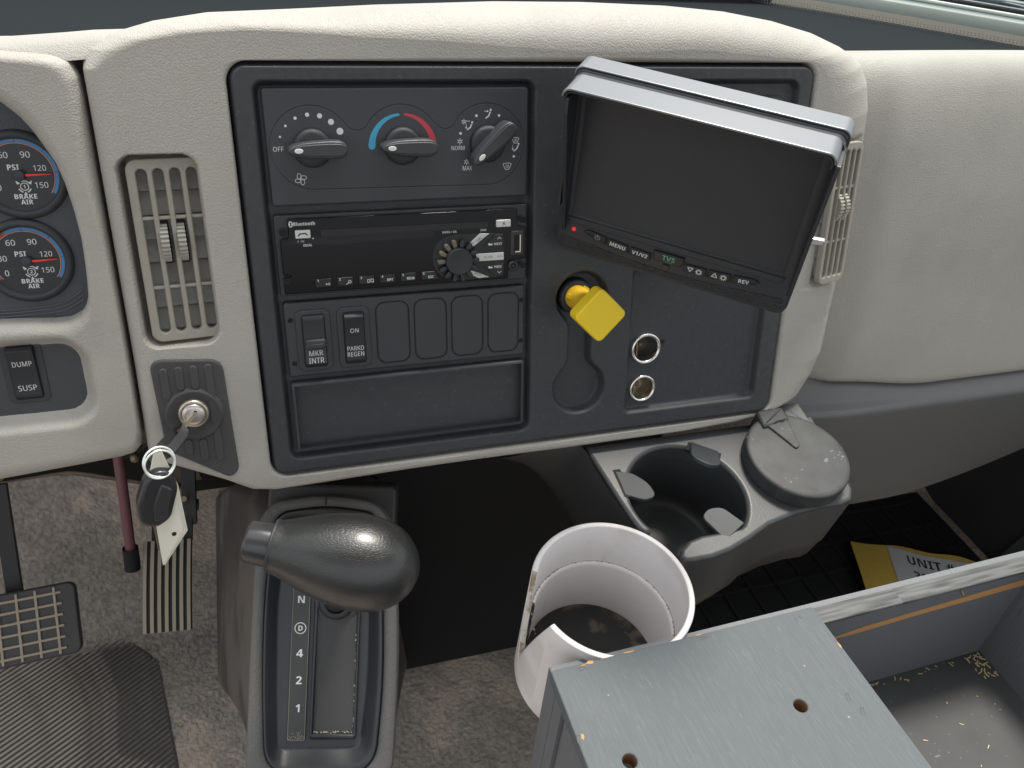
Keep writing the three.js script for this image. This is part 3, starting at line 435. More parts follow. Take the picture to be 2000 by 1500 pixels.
// parking brake valve and the two sockets
{
  const t = onDash('brake_valve', 'bright yellow square-headed parking brake knob in a keyhole recess', 'brake knob', 25, -24, -9);
  part('collar', at(lathe([[8.8, -1.5], [10, -0.6], [12.5, -1.4], [13.5, -4], [14.5, -8], [8.8, -9]], 40), 25, -24), BLK2, t);
  part('bore', at(lathe([[0, -4], [9, -4.5]], 30), 25, -24), DEEP, t);
  part('shaft', at(lathe([[0, 36], [8.2, 36], [8.6, 30], [8.6, 12], [9.2, 9], [9.2, -4]], 36), 24.5, -23.5), S({ color: C(0.75, 0.47, 0.03), roughness: 0.45 }), t);
  for (let k = 0; k < 3; k++) { const a = R(60 + k * 100); part('lug', at(box(3, 3, 5), 0, 0, 0, 0, 0, a).translate(24.5 + 9 * Math.cos(a), -23.5 + 9 * Math.sin(a), 6), YELLOW, t); }
  part('handle', at(slab(rrect(0, 0, 29.4, 29.4, 4.2), { z: 48, h: 12, r: 1.6, n: 4 }), 0, 0, 0, 0, 0, R(45)).translate(24, -24, 0), YELLOW, t);
  const sock = (lab, u, v, r, inner) => {
    const s = onDash('power_socket', lab, 'socket', u, v, -6);
    part('ring', at(lathe([[r * 0.76, -9], [r * 0.77, -4.6], [r * 0.82, -3], [r * 0.92, -2.6], [r, -3.4], [r * 1.03, -6]], 44), u, v), CHROME, s);
    part('barrel', at(lathe([[0, -19], [r * 0.72, -19], [r * 0.78, -7]], 36), u, v), inner, s);
    part('contact', [at(lathe([[0, -14], [2.2, -14], [2.4, -19]], 14), u, v), box(1.2, r * 0.9, 8, u - r * 0.35, v - 2, -15)], S({ color: C(0.25, 0.2, 0.12), roughness: 0.5, metalness: 0.6 }), s);
    return s;
  };
  const u1 = sock('upper of two empty chrome-ringed sockets, with a black lining', 88.3, -73, 13.2, S({ color: C(0.06, 0.06, 0.058), roughness: 0.45, side: THREE.DoubleSide }));
  part('key_notch', [slab(rrect(103.5, -69, 4, 3, 0.6), { z: -5.4, h: 1, r: 0.2 })], DEEP, u1);
  sock('lower of two chrome-ringed sockets, with a bare brassy metal lining', 87.6, -107.8, 11.8, S({ color: C(0.38, 0.33, 0.24), roughness: 0.35, metalness: 0.7, side: THREE.DoubleSide }));
}

// air vents
function vent(t, cx, cy, w, h, nSlots, z, slats, tone) {
  const fr = (p) => p.map(([x, y]) => new THREE.Vector2(x, y)), shape = new THREE.Shape(fr(rrect(cx, cy, w, h, 7))), pitch = slats;
  const sw = pitch * 0.66, x0 = cx - pitch * (nSlots - 1) / 2;
  for (let i = 0; i < nSlots; i++) shape.holes.push(new THREE.Path(fr(rrect(x0 + i * pitch, cy, sw, h - 12, sw / 2))));
  part('frame', new THREE.ExtrudeGeometry(shape, { depth: 3, bevelEnabled: true, bevelThickness: 1.2, bevelSize: 1, bevelOffset: -1, bevelSegments: 3, curveSegments: 6 }).translate(0, 0, z - 4.2), tone, t);
  for (const f of [0.19, -0.19]) part('cross_bar', slab(rrect(cx, cy + f * h, w - 6, 2.2, 0.8), { z: z - 1.4, h: 2.5, r: 0.7 }), tone, t);
  for (let k = 0; k < 7; k++) part('louver', at(box(w - 7, (h - 12) / 7 - 0.7, 1.4), 0, 0, 0, R(-14)).translate(cx, cy + (k - 3) * (h - 12) / 7, z - 10 - (k % 2)), k % 2 ? VENTGREY : plastic([0.25, 0.245, 0.225], 0.6), t);
  for (const s of [-0.5, 0.5]) {
    const x = cx + s * pitch * 1.05 - 1.6, wheel = part('thumbwheel', at(new THREE.CylinderGeometry(13, 13, 4.6, 48), 0, 0, 0, 0, 0, PI / 2).translate(x, cy + 6, z - 9.5), plastic([0.3, 0.29, 0.25], 0.5), t);
    part('wheel_slot', slab(rrect(x, cy + 6, 7, 28, 1), { z: z - 6.4, h: 1, r: 0.2 }), DEEP, t);
    const rid = []; for (let k = -5; k <= 5; k++) { const a = R(k * 12); rid.push(box(5, 1.3, 1.6).rotateX(-a).translate(x, cy + 6 + 13 * Math.sin(a), z - 9.5 + 13 * Math.cos(a))); }
    part('ridge', rid, plastic([0.42, 0.41, 0.36], 0.5), wheel).userData.kind = 'stuff';
  }
  return t;
}
{
  const t = onDash('air_vent', 'tall beige air vent left of the black centre panel', 'air vent', -254.4, 27, -13, 'air vents');
  vent(t, 0, 0, 47, 119, 4, 0, 9.8, BEIGE2); t.children.forEach((c) => c.position.set(0, 0, 0.0075)); t.rotation.y = R(6); t.off = undefined;
  t.userData.group = undefined; delete t.userData.group;
  const r = thing('air_vent', 'narrow beige air vent partly hidden behind the right edge of the monitor', 'air vent', dash(253.5, 28, -4.5), [LEAN, 0, 0]);
  const inner = vent(new THREE.Group(), 0, 0, 35, 115, 4, 4, 7.4, BEIGE2); [...inner.children].forEach((c) => { r.add(c); }); r.rotation.order = 'XYZ'; r.rotation.y = R(19);
}

// instrument cluster with two gauges
{
  const t = onDash('instrument_cluster', 'dark instrument cluster with two round brake air pressure gauges', 'instrument cluster', -390, 50, -20);
  part('face_plate', slab(rrect(-392, 60, 180, 165, 8), { z: -18, h: 4, r: 1 }), plastic([0.062, 0.066, 0.08], 0.5, grainTex, 0.0002), t);
  part('lower_trim', [0, 1, 2].map((k) => tube([[-480, -5 - k * 2.2, -17.6], [-345, -6.2 - k * 2.2, -17.6], [-328, -4 - k * 2.6, -17.6], [-316, 3 - k * 3, -17.6]], 0.5, 30, 5)), plastic([0.1, 0.105, 0.12], 0.4), t);
  const gauge = (cx, cy, num, needle) => {
    const g = part('gauge', at(lathe([[21.3, -17.2], [22.2, -14.6], [24.2, -14.2], [26.2, -15.6], [27, -18]], 56), cx, cy), plastic([0.035, 0.037, 0.043], 0.45), t, 'brake air pressure gauge numbered ' + num);
    const rot = R(5), face = printed('#292b2e', cx - 22, cy - 22, 44, 44, 16, (c) => {
      c.save(); c.translate(cx, -cy); c.rotate(rot * 0.2); c.translate(-cx, cy);
      const A = (r, w, a0, a1, col) => { c.strokeStyle = col; c.lineWidth = w; c.lineCap = 'butt'; c.beginPath(); c.arc(cx, -cy, r, -R(a0), -R(a1), true); c.stroke(); };
      A(20.3, 1.9, -34, 118, '#3f7fb5'); A(20.3, 1.9, 118, 214, '#a8433f'); A(18.9, 0.4, -36, 216, '#d68a70');
      for (const a of [-34, 5, 45, 90, 124, 130]) strokeLine(c, [[cx + 19.3 * Math.cos(R(a)), cy + 19.3 * Math.sin(R(a))], [cx + 21.2 * Math.cos(R(a)), cy + 21.2 * Math.sin(R(a))]], 0.35, '#1d2b3a');
      txt(c, '60', cx - 7.4, cy + 11.8, 5, { wide: 1.05 }); txt(c, '90', cx + 4.6, cy + 12, 5, { wide: 1.05 }); txt(c, '120', cx + 11.2, cy + 4, 4.6); txt(c, '150', cx + 10.6, cy - 6.2, 4.8); txt(c, '30', cx - 13.6, cy + 2, 5); txt(c, '0', cx - 12.6, cy - 7.4, 5); txt(c, 'PSI', cx - 3.2, cy + 4.6, 4.6, { bold: true });
      txt(c, 'BRAKE', cx + 0.8, cy - 13, 4, { wide: 1.05, bold: true }); txt(c, 'AIR', cx + 1, cy - 16.4, 4, { bold: true });
      const bx = cx + 1.2, by = cy - 7; c.strokeStyle = INK; c.lineWidth = 0.5; c.beginPath(); c.arc(bx, -by, 2.2, 0, 7); c.stroke(); c.lineWidth = 0.7; for (const [a, b] of [[-70, -20], [200, 250], [-110 + 180 - 30, 110]]) { c.beginPath(); c.arc(bx, -by, 3.5, -R(a), -R(b), true); c.stroke(); } txt(c, num, bx, by, 3, { bold: true });
      fillPoly(c, [[bx - 3.6, by + 3.2], [bx - 2, by + 2], [bx - 3.8, by + 1.2], [bx - 4.6, by + 3.6]]); fillPoly(c, [[bx + 3.6, by + 3.2], [bx + 2, by + 2], [bx + 3.8, by + 1.2], [bx + 4.6, by + 3.6]]); fillPoly(c, [[bx - 1, by - 4.8], [bx + 1, by - 4.8], [bx, by - 3]]);
      c.restore();
    }, { roughness: 0.35, bumpMap: null });
    part('dial', slab(circle(cx, cy, 21.6, 48), { z: -16.8, h: 1, r: 0.2 }), face, g);
    part('needle', slab(roundPoly([[0, -0.9], [17.6, -0.3], [17.6, 0.3], [0, 0.9]], 0.2).map(([x, y]) => [cx + x * Math.cos(needle) - y * Math.sin(needle), cy + x * Math.sin(needle) + y * Math.cos(needle)]), { z: -14.2, h: 0.6, r: 0.2 }), S({ color: C(0.75, 0.05, 0.03), roughness: 0.5 }), g);
    part('hub', at(lathe([[0, -12.6], [2.6, -12.8], [3.3, -13.6], [3.3, -17]], 28), cx, cy), plastic([0.04, 0.042, 0.05], 0.5), g);
  };
  gauge(-337.6, 77.6, '1', R(1)); gauge(-344, 24.6, '2', R(2.5));
  const s = onDash('switch_panel', 'small recessed dark panel with the DUMP SUSP rocker switch below the gauges', 'switch panel', -360, -53, -12);
  part('face_plate', slab(rrect(-386, -53, 128, 52, 14), { z: -11.2, h: 3, r: 0.8 }), plastic([0.055, 0.057, 0.062], 0.5, grainTex, 0.00015), s);
  const rk = new THREE.Group(); rk.name = 'x'; const f = rocker(s, -358, -47, 25, 44, 'dump'); f.position.z += -0.0106;
}

// ignition switch plate, keys
{
  const t = onDash('ignition_switch', 'dark ribbed plate around the ignition lock below the left vent', 'ignition panel', -258, -84, -1);
  const poly = roundPoly([[-281.5, -42.5], [-279.5, -110], [-240, -137.5], [-233.5, -132], [-235.5, -46.5]], [9, 5, 6, 7, 9]);
  part('plate', slab(poly, { z: 2.2, h: 4, r: 1.6 }), RUBBER, t);
  const rib = (x, y0, y1) => part('rib', slab(rrect(x, (y0 + y1) / 2, 5.4, y1 - y0, 2.7, 5), { z: 3.6, h: 2, r: 1 }), RUBBER, t);
  rib(-273.5, -72, -49); rib(-264, -66, -48.6); rib(-254.5, -66, -48.6); rib(-245, -122, -48.6); rib(-273, -106, -96); rib(-264.5, -115, -103); rib(-255, -121, -103.5);
  part('boss', at(lathe([[9, 2.4], [14, 3.2], [17, 4.6], [18, 4.2], [19.6, 2.4], [20, 2]], 48), -258, -84.5), RUBBER, t);
  const l = part('lock_ring', at(lathe([[6.6, 4], [8, 7], [9.4, 7.2], [10.2, 5.5], [10.2, 2]], 40), -258, -82.5), S({ color: C(0.55, 0.5, 0.42), metalness: 0.9, roughness: 0.3 }), t);
  part('lock_cylinder', at(lathe([[0, 9.4], [5, 9.2], [7.2, 8.6], [7.6, 7.4], [7.6, 2]], 40), -258, -82.5), S({ color: C(0.62, 0.57, 0.56), metalness: 0.85, roughness: 0.32 }), t);
  part('key_slot', at(slab(rrect(0, 0, 1.8, 7, 0.5), { z: 9.7, h: 0.5, r: 0.1 }), 0, 0, 0, 0, 0, R(-35)).translate(-258, -82, 0), DEEP, t);

  // key in the lock: its length runs out of the lock and down to the left
  const k = onDash('ignition_key', 'black-headed key pushed into the ignition lock', 'key', -258, -82, 9);
  const dir = new THREE.Vector3(-22, -12, 42).normalize(), side = new THREE.Vector3(0.55, -0.8, 0.1).projectOnPlane(dir).normalize(), up = new THREE.Vector3().crossVectors(dir, side);
  const M = new THREE.Matrix4().makeBasis(side, dir, up.clone().negate()).setPosition(-258, -82, 8);
  part('blade', box(2.2, 19, 6.5, 0, 8, 0).applyMatrix4(M), S({ color: C(0.6, 0.55, 0.42), metalness: 0.9, roughness: 0.3 }), k);
  part('head', slab(roundPoly([[-5, 16], [5, 16], [12, 27], [12, 42], [9, 46], [-9, 46], [-12, 42], [-12, 27]], 3), { z: 3.6, h: 7.2, r: 1.8, n: 4 }).rotateY(PI / 2).applyMatrix4(M), plastic([0.045, 0.046, 0.05], 0.3), k);
}
{
  const kr = thing('key_ring', 'white split ring joining the ignition key to the hanging key', 'key ring', [-0.276, -0.066, 0.087]);
  part('ring', [at(new THREE.TorusGeometry(9.4, 0.75, 8, 48), 0, 0, 0, R(-25), R(25)), at(new THREE.TorusGeometry(9, 0.7, 8, 48), 0.4, -0.8, 1.6, R(-20), R(22))], S({ color: C(0.7, 0.74, 0.72), roughness: 0.3, metalness: 0.3 }), kr);
  const k2 = thing('hanging_key', 'chunky black key head hanging from the split ring', 'key', [-0.277, -0.072, 0.086], [R(-12), R(12), R(-14)]);
  part('head', slab(roundPoly([[-8, -6], [-11, -24], [-8, -38], [2, -41], [10, -34], [12, -12], [7, 0], [-3, 0]], 4), { z: 5, h: 10, r: 3, n: 5 }), plastic([0.025, 0.026, 0.029], 0.3), k2);
  part('ridge', slab(roundPoly([[1, -8], [-2, -24], [0, -36], [8, -33], [9, -12]], 3), { z: 6, h: 3, r: 1.5, n: 3 }), plastic([0.03, 0.031, 0.034], 0.35), k2);
  part('blade', at(box(6, 30, 2.2), 5, -46, -4, 0, 0, R(14)), S({ color: C(0.3, 0.26, 0.18), metalness: 0.8, roughness: 0.35 }), k2);
  const tg = thing('paper_tag', 'folded cream paper tag with a punched hole behind the hanging key', 'tag', [-0.277, -0.069, 0.084], [R(-14), R(10), R(3)]);
  const PAPER = S({ color: C(0.72, 0.7, 0.6), roughness: 0.85, side: THREE.DoubleSide });
  for (let i = 0; i < 3; i++) part('leaf', slab([[-8 + i, -10], [-12 + i * 0.6, -74 - i * 0.6], [5 + i * 1.2, -52 - i], [6 + i, -20], [3, 8], [-1, 8]].reverse().map(([x, y]) => [x, y]).reverse(), { z: -i * 0.8, h: 0.35, r: 0.1, n: 1 }), PAPER, tg);
  part('punched_hole', at(slab(circle(0, 0, 1.5, 16), { z: 0.12, h: 0.1, r: 0.03, n: 1 }), -1, -53, 0), DEEP, tg);
}

// ------------------------------------------------------------------ monitor, turned towards the driver
function basis(o, x, y) { const X = new THREE.Vector3(...x).normalize(), Z = new THREE.Vector3().crossVectors(X, new THREE.Vector3(...y)).normalize(), Y = new THREE.Vector3().crossVectors(Z, X); o.quaternion.setFromRotationMatrix(new THREE.Matrix4().makeBasis(X, Y, Z)); return o; }
{
  const t = basis(thing('monitor', 'tilted black monitor with a silver-topped sun hood and a row of lettered buttons', 'monitor', [0.0583, 0.0927, 0.0707]), [0.7676, -0.0318, 0.6402], [-0.0621, 0.9904, 0.1237]);
  const FR = plastic([0.032, 0.035, 0.042], 0.4), TEX = plastic([0.03, 0.03, 0.032], 0.4, leatherTex, 0.0006);
  part('housing', [slab(rrect(0, -7, 166, 131, 6), { z: -1, h: 19, r: 2.5 })], FR, t);
  part('front_bezel', (() => { const o = rrect(0, -7.5, 163, 129, 5), i = rrect(-0.2, 0.5, 147, 88, 2), i2 = rrect(-0.2, 0.8, 143.5, 83.5, 1.5), f = (p, z) => p.map((q) => [...q, z]); return skin([f(i2, -4), f(i2, -3), f(i, 0.2), f(o, 0.2), f(rrect(0, -7.5, 164.5, 130.5, 5.5), -1.4)], true, undefined, true); })(), FR, t);
  part('ledge', slab(roundPoly([[-76, -43.6], [76, -43.6], [73, -48.2], [-73, -48.2]].reverse(), 1).reverse(), { z: 1.4, h: 2, r: 0.8 }), FR, t);
  part('screen', slab(rrect(-0.2, 0.8, 145, 85, 1), { z: -2.8, h: 2, r: 0.3 }), printed('#1e252d', -75, -45, 150, 92, 7, (c) => {
    const q = (pts, w, col) => { c.strokeStyle = col; c.lineWidth = w; c.beginPath(); c.moveTo(pts[0], -pts[1]); c.quadraticCurveTo(pts[2], -pts[3], pts[4], -pts[5]); c.stroke(); };
    for (let k = 0; k < 46; k++) { const x = -70 + 110 * rnd(), y = -30 + 68 * rnd(), l = 12 + 34 * rnd(); q([x, y, x + l * 0.5, y - 1 - 3 * rnd(), x + l, y - 5 - 9 * rnd()], 0.2 + 0.5 * rnd(), 'rgba(120,132,142,' + (0.05 + 0.1 * rnd()) + ')'); }
    for (let k = 0; k < 5; k++) { const x = -62 + 30 * rnd(), y = 4 + 24 * rnd(); q([x, y, x + 30, y - 3, x + 62, y - 14], 1.4, 'rgba(110,122,132,.07)'); }
    for (let k = 0; k < 160; k++) { const e = rnd() < 0.6; dot(c, -72 + 144 * rnd(), e ? -41.5 + 3 * rnd() * rnd() : -40 + 80 * rnd(), 0.12 + 0.2 * rnd(), 'rgba(150,150,140,.35)'); }
  }, { roughness: 0.2, roughnessMap: smearTex, bumpMap: null, specularIntensity: 0.8 }), t);
  const cap = (w, top, drop, th, r) => { const o = [[-w, top - drop], ...arc(-w + r, top - r, r, 180, 90, 6), ...arc(w - r, top - r, r, 90, 0, 6), [w, top - drop]], i = [[-w + th, top - drop], ...arc(-w + r, top - r, r - th, 180, 90, 6), ...arc(w - r, top - r, r - th, 90, 0, 6), [w - th, top - drop]]; return [...o.reverse(), ...i]; };
  part('rear_trim', slab(cap(83.4, 59.6, 6.5, 1.6, 6), { z: -1.5, h: 17, r: 0.7, n: 2 }), SILVER, t);
  part('groove', slab(cap(81.6, 57, 90, 2.2, 6), { z: 8, h: 9, r: 0.3, n: 1 }), BLK2, t);
  part('hood_top', slab(cap(80, 58.4, 6.2, 1.6, 6), { z: 29, h: 22, r: 0.7, n: 2 }), SILVER, t);
  for (const s of [-1, 1]) { const g = slab(roundPoly([[2, 52], [28.6, 52], [28.6, 42], [4, -54], [2, -54]].reverse(), 1.5).reverse().reverse(), { z: 0, h: 2.4, r: 0.6, n: 2 }); part('hood_side', g.rotateY(-PI / 2).translate(s > 0 ? 79.8 : -77.4, 0, 0), FR, t); }
  part('hood_lining', slab(cap(78.2, 56.6, 7, 1, 5), { z: 28.6, h: 26, r: 0.2, n: 1 }), BLK2, t);
  part('grain_strip', slab(roundPoly([[-79, -60], [-60, -61.5], [-30, -64.5], [0, -65.5], [30, -64.5], [60, -61.5], [79, -60], [79, -69.6], [-79, -69.6]].reverse(), 2).reverse().reverse(), { z: 0.9, h: 1.5, r: 0.5 }), TEX, t);
  const yb = (x) => -57.6 + 4.6 * (x / 60) ** 2;
  const key = (x0, x1, f, ends = 0) => { const y0 = yb(x0), y1 = yb(x1), h = 2.9; let p = [[x0, y0 - h], [x1, y1 - h], [x1, y1 + h], [x0, y0 + h]]; if (ends < 0) p = [[x0 + 4, y0 - 1.6], [x1, y1 - h], [x1, y1 + h], [x0 + 4, y0 + h - 0.4], [x0, y0 + 0.8]]; if (ends > 0) p = [[x0, y0 - h], [x1 - 4, y1 - h + 0.4], [x1, y1 + 0.2], [x1 - 4, y1 + 2], [x0, y0 + h]]; const a = Math.atan2(y1 - y0, x1 - x0); return part('button', slab(roundPoly(p, 0.8), { z: 1.9, h: 2, r: 0.7 }), printed('#232527', x0 - 1, Math.min(y0, y1) - 4, x1 - x0 + 2, Math.abs(y1 - y0) + 9, 16, (c) => f(c, (x0 + x1) / 2, (y0 + y1) / 2, a), { roughness: 0.4, bumpMap: null }), t); };
  key(-62, -45.4, (c, x, y) => { c.strokeStyle = '#8b8e90'; c.lineWidth = 0.5; c.beginPath(); c.arc(x + 2, -y, 1.7, 0, 7); c.stroke(); strokeLine(c, [[x + 2, y + 1.2], [x + 2, y - 0.4]], 0.5, '#8b8e90'); }, -1);
  key(-44.2, -29.2, (c, x, y, a) => txt(c, 'MENU', x, y, 4.1, { bold: true, rot: a, wide: 0.98 })); key(-28, -12.8, (c, x, y, a) => txt(c, 'V1/V2', x, y, 4.1, { bold: true, rot: a }));
  const sunIcon = (c, x, y) => { c.strokeStyle = INK; c.lineWidth = 0.6; c.beginPath(); c.arc(x, -y, 1.35, 0, 7); c.stroke(); for (let k = 0; k < 10; k++) { const a = k * PI / 5; strokeLine(c, [[x + 1.7 * Math.cos(a), y + 1.7 * Math.sin(a)], [x + 2.2 * Math.cos(a), y + 2.2 * Math.sin(a)]], 0.45); } };
  key(10.6, 26, (c, x, y) => { strokeLine(c, [[x - 4.8, y + 1.4], [x - 1.2, y + 1.4], [x - 3, y - 1.6]], 0.55, INK, true); sunIcon(c, x + 3, y - 0.2); }); key(27.4, 42.4, (c, x, y) => { strokeLine(c, [[x - 4.8, y - 1.4], [x - 1.2, y - 1.4], [x - 3, y + 1.6]], 0.55, INK, true); sunIcon(c, x + 3, y); });
  key(43.8, 61.5, (c, x, y, a) => txt(c, 'REV', x - 1.6, y - 0.5, 4.1, { bold: true, rot: a }), 1);
  part('badge', slab(roundPoly([[-11.4, -54], [-9.8, -58], [8.2, -58.2], [10, -54.2], [10, -50.4], [-11.4, -50.4]], 0.8), { z: 2, h: 2, r: 0.8 }), printed('#141618', -12, -59, 23, 9, 16, (c) => { txt(c, 'TVS', -0.4, -54, 5, { bold: true, col: '#4f9a86', wide: 1.1 }); txt(c, 'SYSTEMS', -0.4, -57, 1.5, { col: '#4f9a86' }); }, { roughness: 0.1, bumpMap: null }), t);
  part('sensor_window', slab(rrect(-1.2, -62, 4.4, 4.4, 0.4), { z: 1.3, h: 1, r: 0.2 }), S({ color: C(0.01, 0.01, 0.012), roughness: 0.1 }), t);
  part('power_light', at(new THREE.SphereGeometry(1.6, 16, 10), -69.6, -53.2, 0.4), S({ color: C(0.65, 0.03, 0.03), roughness: 0.3, emissive: C(0.7, 0.03, 0.04), emissiveIntensity: 0.35 }), t);
  part('mount_arm', [at(new THREE.CylinderGeometry(9, 9, 70, 24), 20, 0, -52, PI / 2), box(44, 30, 8, 20, 0, -20)], BLK2, t);
  part('wing_screw', [slab(roundPoly([[-9, -3.4], [9, -2], [9, 2], [-9, 3.4]], 1.6), { z: 2, h: 3.4, r: 1.2 }).rotateZ(R(12)).translate(84, -46, -56), at(new THREE.CylinderGeometry(3, 3, 40, 16), 62, -48, -56, 0, 0, PI / 2)], CHROME, t);
}

// ------------------------------------------------------------------ gear lever and its pedestal
{
  const pos = [-0.1854, -0.2756, 0.0906], A = [0.97358, 0, 0.22835], Up = [0.14678, 0.76604, -0.6258];
  const t = basis(thing('shift_console', 'sloping dark shift console with padded rim and white gear letters N D 4 2 1', 'shift console', pos), A, Up);
  const outer = roundPoly([[-58, -112], [56, -112], [58, 0], [50, 96], [36, 114], [-4, 120], [-47, 113], [-57.5, 97], [-59, 0]], [22, 22, 60, 14, 16, 30, 14, 14, 60], 8), inner = roundPoly([[-44, -100], [42, -100], [46.5, -29], [44, 35], [39, 96], [33, 106], [-4, 111], [-39, 105], [-46, 94], [-50, 35], [-49, -29]], [22, 22, 30, 30, 10, 10, 20, 10, 10, 30, 30], 8);
  const PAD = plastic([0.12, 0.12, 0.12], 0.65, leatherTex, 0.0003), loop = (p, n = 180) => { const q = sideSamples([...p, p[0]], n); q.pop(); return q; };
  const align = (p) => { let b = 0, m = 1e9; p.forEach((q, i) => { const d = Math.hypot(q[0] + 4, q[1] - 130); if (d < m) { m = d; b = i; } }); return [...p.slice(b), ...p.slice(0, b)]; };
  const lo = align(loop(outer)), li = align(loop(inner)), mixp = (a, b, s) => a.map((q, i) => [lerp(q[0], b[i][0], s), lerp(q[1], b[i][1], s)]), zz = (p, z) => p.map((q) => [...q, z]);
  part('rim', skin([zz(lo, -26), zz(lo, -4), ...[0.05, 0.12, 0.25, 0.42, 0.6, 0.78, 0.9, 1].map((s) => zz(mixp(lo, li, s), 5.5 * Math.sqrt(Math.max(0, 1 - (2 * s - 0.9) ** 2 * 0.95)) - 0.5)), zz(li, -8)], true, undefined, true), PAD, t);
  part('seam', box(0.8, 10, 1, -4, 116, 5.2), DEEP, t);
  const well = align(loop(roundPoly([[-36.5, -85], [29, -84], [33, -29], [32.5, 35], [29, 90], [-34, 96], [-41, 35], [-39.5, -29]], [9, 9, 20, 20, 9, 9, 20, 20], 8)));
  const li2 = mixp(li, well, 0.14), DISH = S({ color: C(0.028, 0.032, 0.037), roughness: 0.36, bumpMap: grainTex, bumpScale: 0.00005 });
  part('dish', skin([zz(li, -9), zz(mixp(li, well, 0.02), -2), zz(mixp(li, well, 0.06), 0.5), zz(li2, 1.4), zz(mixp(li, well, 0.3), 0.6), zz(mixp(li, well, 0.45), -2), zz(mixp(li, well, 0.9), -9), zz(well, -10.5), zz(well.map(([x, y]) => [x * 0.96, y * 0.98]), -10.8)], true, undefined, true), DISH, t);
  part('floor_plate', slab(well.map(([x, y]) => [x, y]), { z: -10.7, h: 3, r: 0.3, n: 1 }), DISH, t);
  const strip = part('gear_strip', slab(rrect(-21.8, -8, 14.6, 140, 1.6), { z: -8.2, h: 2.4, r: 0.6 }), printed('#3b3c3d', -30, -80, 16, 144, 12, (c) => {
    strokeLine(c, rrect(-21.8, -8, 13.4, 138.6, 1.4), 0.35, '#8a8478', true);
    txt(c, 'N', -21.9, 34, 8, { wide: 1.12, bold: true }); txt(c, 'D', -21.8, 11.2, 5.6, { bold: true, wide: 1.1 }); c.strokeStyle = INK; c.lineWidth = 0.7; c.beginPath(); c.arc(-21.8, -11.3, 4.3, 0, 7); c.stroke();
    txt(c, '4', -21.5, -8.6, 8.6, { bold: true, wide: 1.15 }); txt(c, '2', -21.4, -30, 8.6, { bold: true, wide: 1.1 }); txt(c, '1', -21, -52, 8.6, { bold: true });
    for (let k = 0; k < 50; k++) dot(c, -28.6 + 13.6 * rnd(), -76.5 + 7 * rnd() * rnd(), 0.25, '#a49a7d');
  }), t);
  part('slot_frame', (() => { const o = rrect(7.2, -20, 37, 112, 2), i = rrect(7.4, -22, 32, 100, 1.5); return skin([zz(o, -10.6), zz(o, -6.6), zz(i, -6.2), zz(i, -10.6)], true, undefined, true); })(), DISH, t);
  part('slot_cover', slab(rrect(7.4, -22, 32, 101, 1.5), { z: -8.6, h: 2, r: 0.3 }), plastic([0.06, 0.06, 0.062], 0.6, grainTex, 0.0003), t);
  part('dust', Array.from({ length: 60 }, () => { const s = rnd(), r = 0.3 + 0.5 * rnd(); return at(new THREE.IcosahedronGeometry(r, 0), s < 0.5 ? -8 + 31 * rnd() : 22.6 + rnd(), s < 0.5 ? -72 + 1.5 * rnd() : -70 + 92 * rnd(), -8.4); }), S({ color: C(0.5, 0.46, 0.36), roughness: 1 }), t).userData.kind = 'stuff';
  part('backing', slab(rrect(-1, 40, 104, 172, 6), { z: -15, h: 50, r: 3 }), GREYD, t);
  // pedestal down to the floor
  const Mw = new THREE.Matrix4().makeBasis(new THREE.Vector3(...A), new THREE.Vector3(...Up), new THREE.Vector3().crossVectors(new THREE.Vector3(...A), new THREE.Vector3(...Up))).setPosition(...pos.map((v) => v * 1000)), Mi = Mw.clone().invert();
  const topW = mixp(lo, li, 0.08).map(([x, y]) => new THREE.Vector3(x, y, -24).applyMatrix4(Mw)), foot = align(loop(roundPoly([[-304, -190], [-80, -190], [-80, 520], [-304, 520]], [40, 40, 5, 5], 10)).map(([x, y]) => [x, y]));
  let b = 0, m = 1e9; const fl = loop(roundPoly([[-305, 150], [-80, 130], [-80, 500], [-300, 500]], [45, 40, 5, 5], 10)); fl.forEach((q, i) => { const d = Math.hypot(q[0] + 195, q[1] - 500); if (d < m) { m = d; b = i; } });
  const ft = [...fl.slice(b), ...fl.slice(0, b)].map(([x, z]) => new THREE.Vector3(x, FY, -z));
  const rows = []; for (let k = 0; k <= 14; k++) { const s = k / 14, e = Math.pow(s, 0.8); rows.push(topW.map((p, i) => { const w = new THREE.Vector3(lerp(p.x, ft[i].x, Math.min(1, e * 1.25)), lerp(p.y, ft[i].y, s), lerp(p.z, ft[i].z, e)).applyMatrix4(Mi); return [w.x, w.y, w.z]; })); }
  part('pedestal', skin(rows, true, (p) => [p[0] + p[1], p[2]]), S({ map: tint(256, (x, y) => { const k = 0.055 + 0.06 * sstep(fbm(x, y, 5, 91, 5), 0.4, 0.7); return [k * 1.08, k, k * 0.94]; }, 0.3), roughness: 0.5, side: THREE.DoubleSide }), t);

  const g = basis(thing('gear_lever', 'large black egg-shaped gear lever knob with a release button on its end', 'gear lever', pos), A, Up);
  const KN = new THREE.MeshPhysicalMaterial({ color: C(0.012, 0.0125, 0.013), roughness: 0.4, bumpMap: leatherTex, bumpScale: 0.00014, clearcoat: 0.6, clearcoatRoughness: 0.24 }), ax = R(-10), kx = (o) => at(o.rotateY(PI / 2), 0, 0, 0, 0, 0, ax).translate(-28, 91.5, 95);
  const prof = new THREE.SplineCurve([[16.9, 0], [18.2, 1.5], [20, 8], [24.5, 20], [29.5, 36], [32.6, 52], [33, 64], [30.8, 77], [25.5, 88], [16, 97], [7, 101], [0, 102]].map((p) => new THREE.Vector2(...p))).getPoints(60).map((p) => [Math.max(p.x, 0), p.y]);
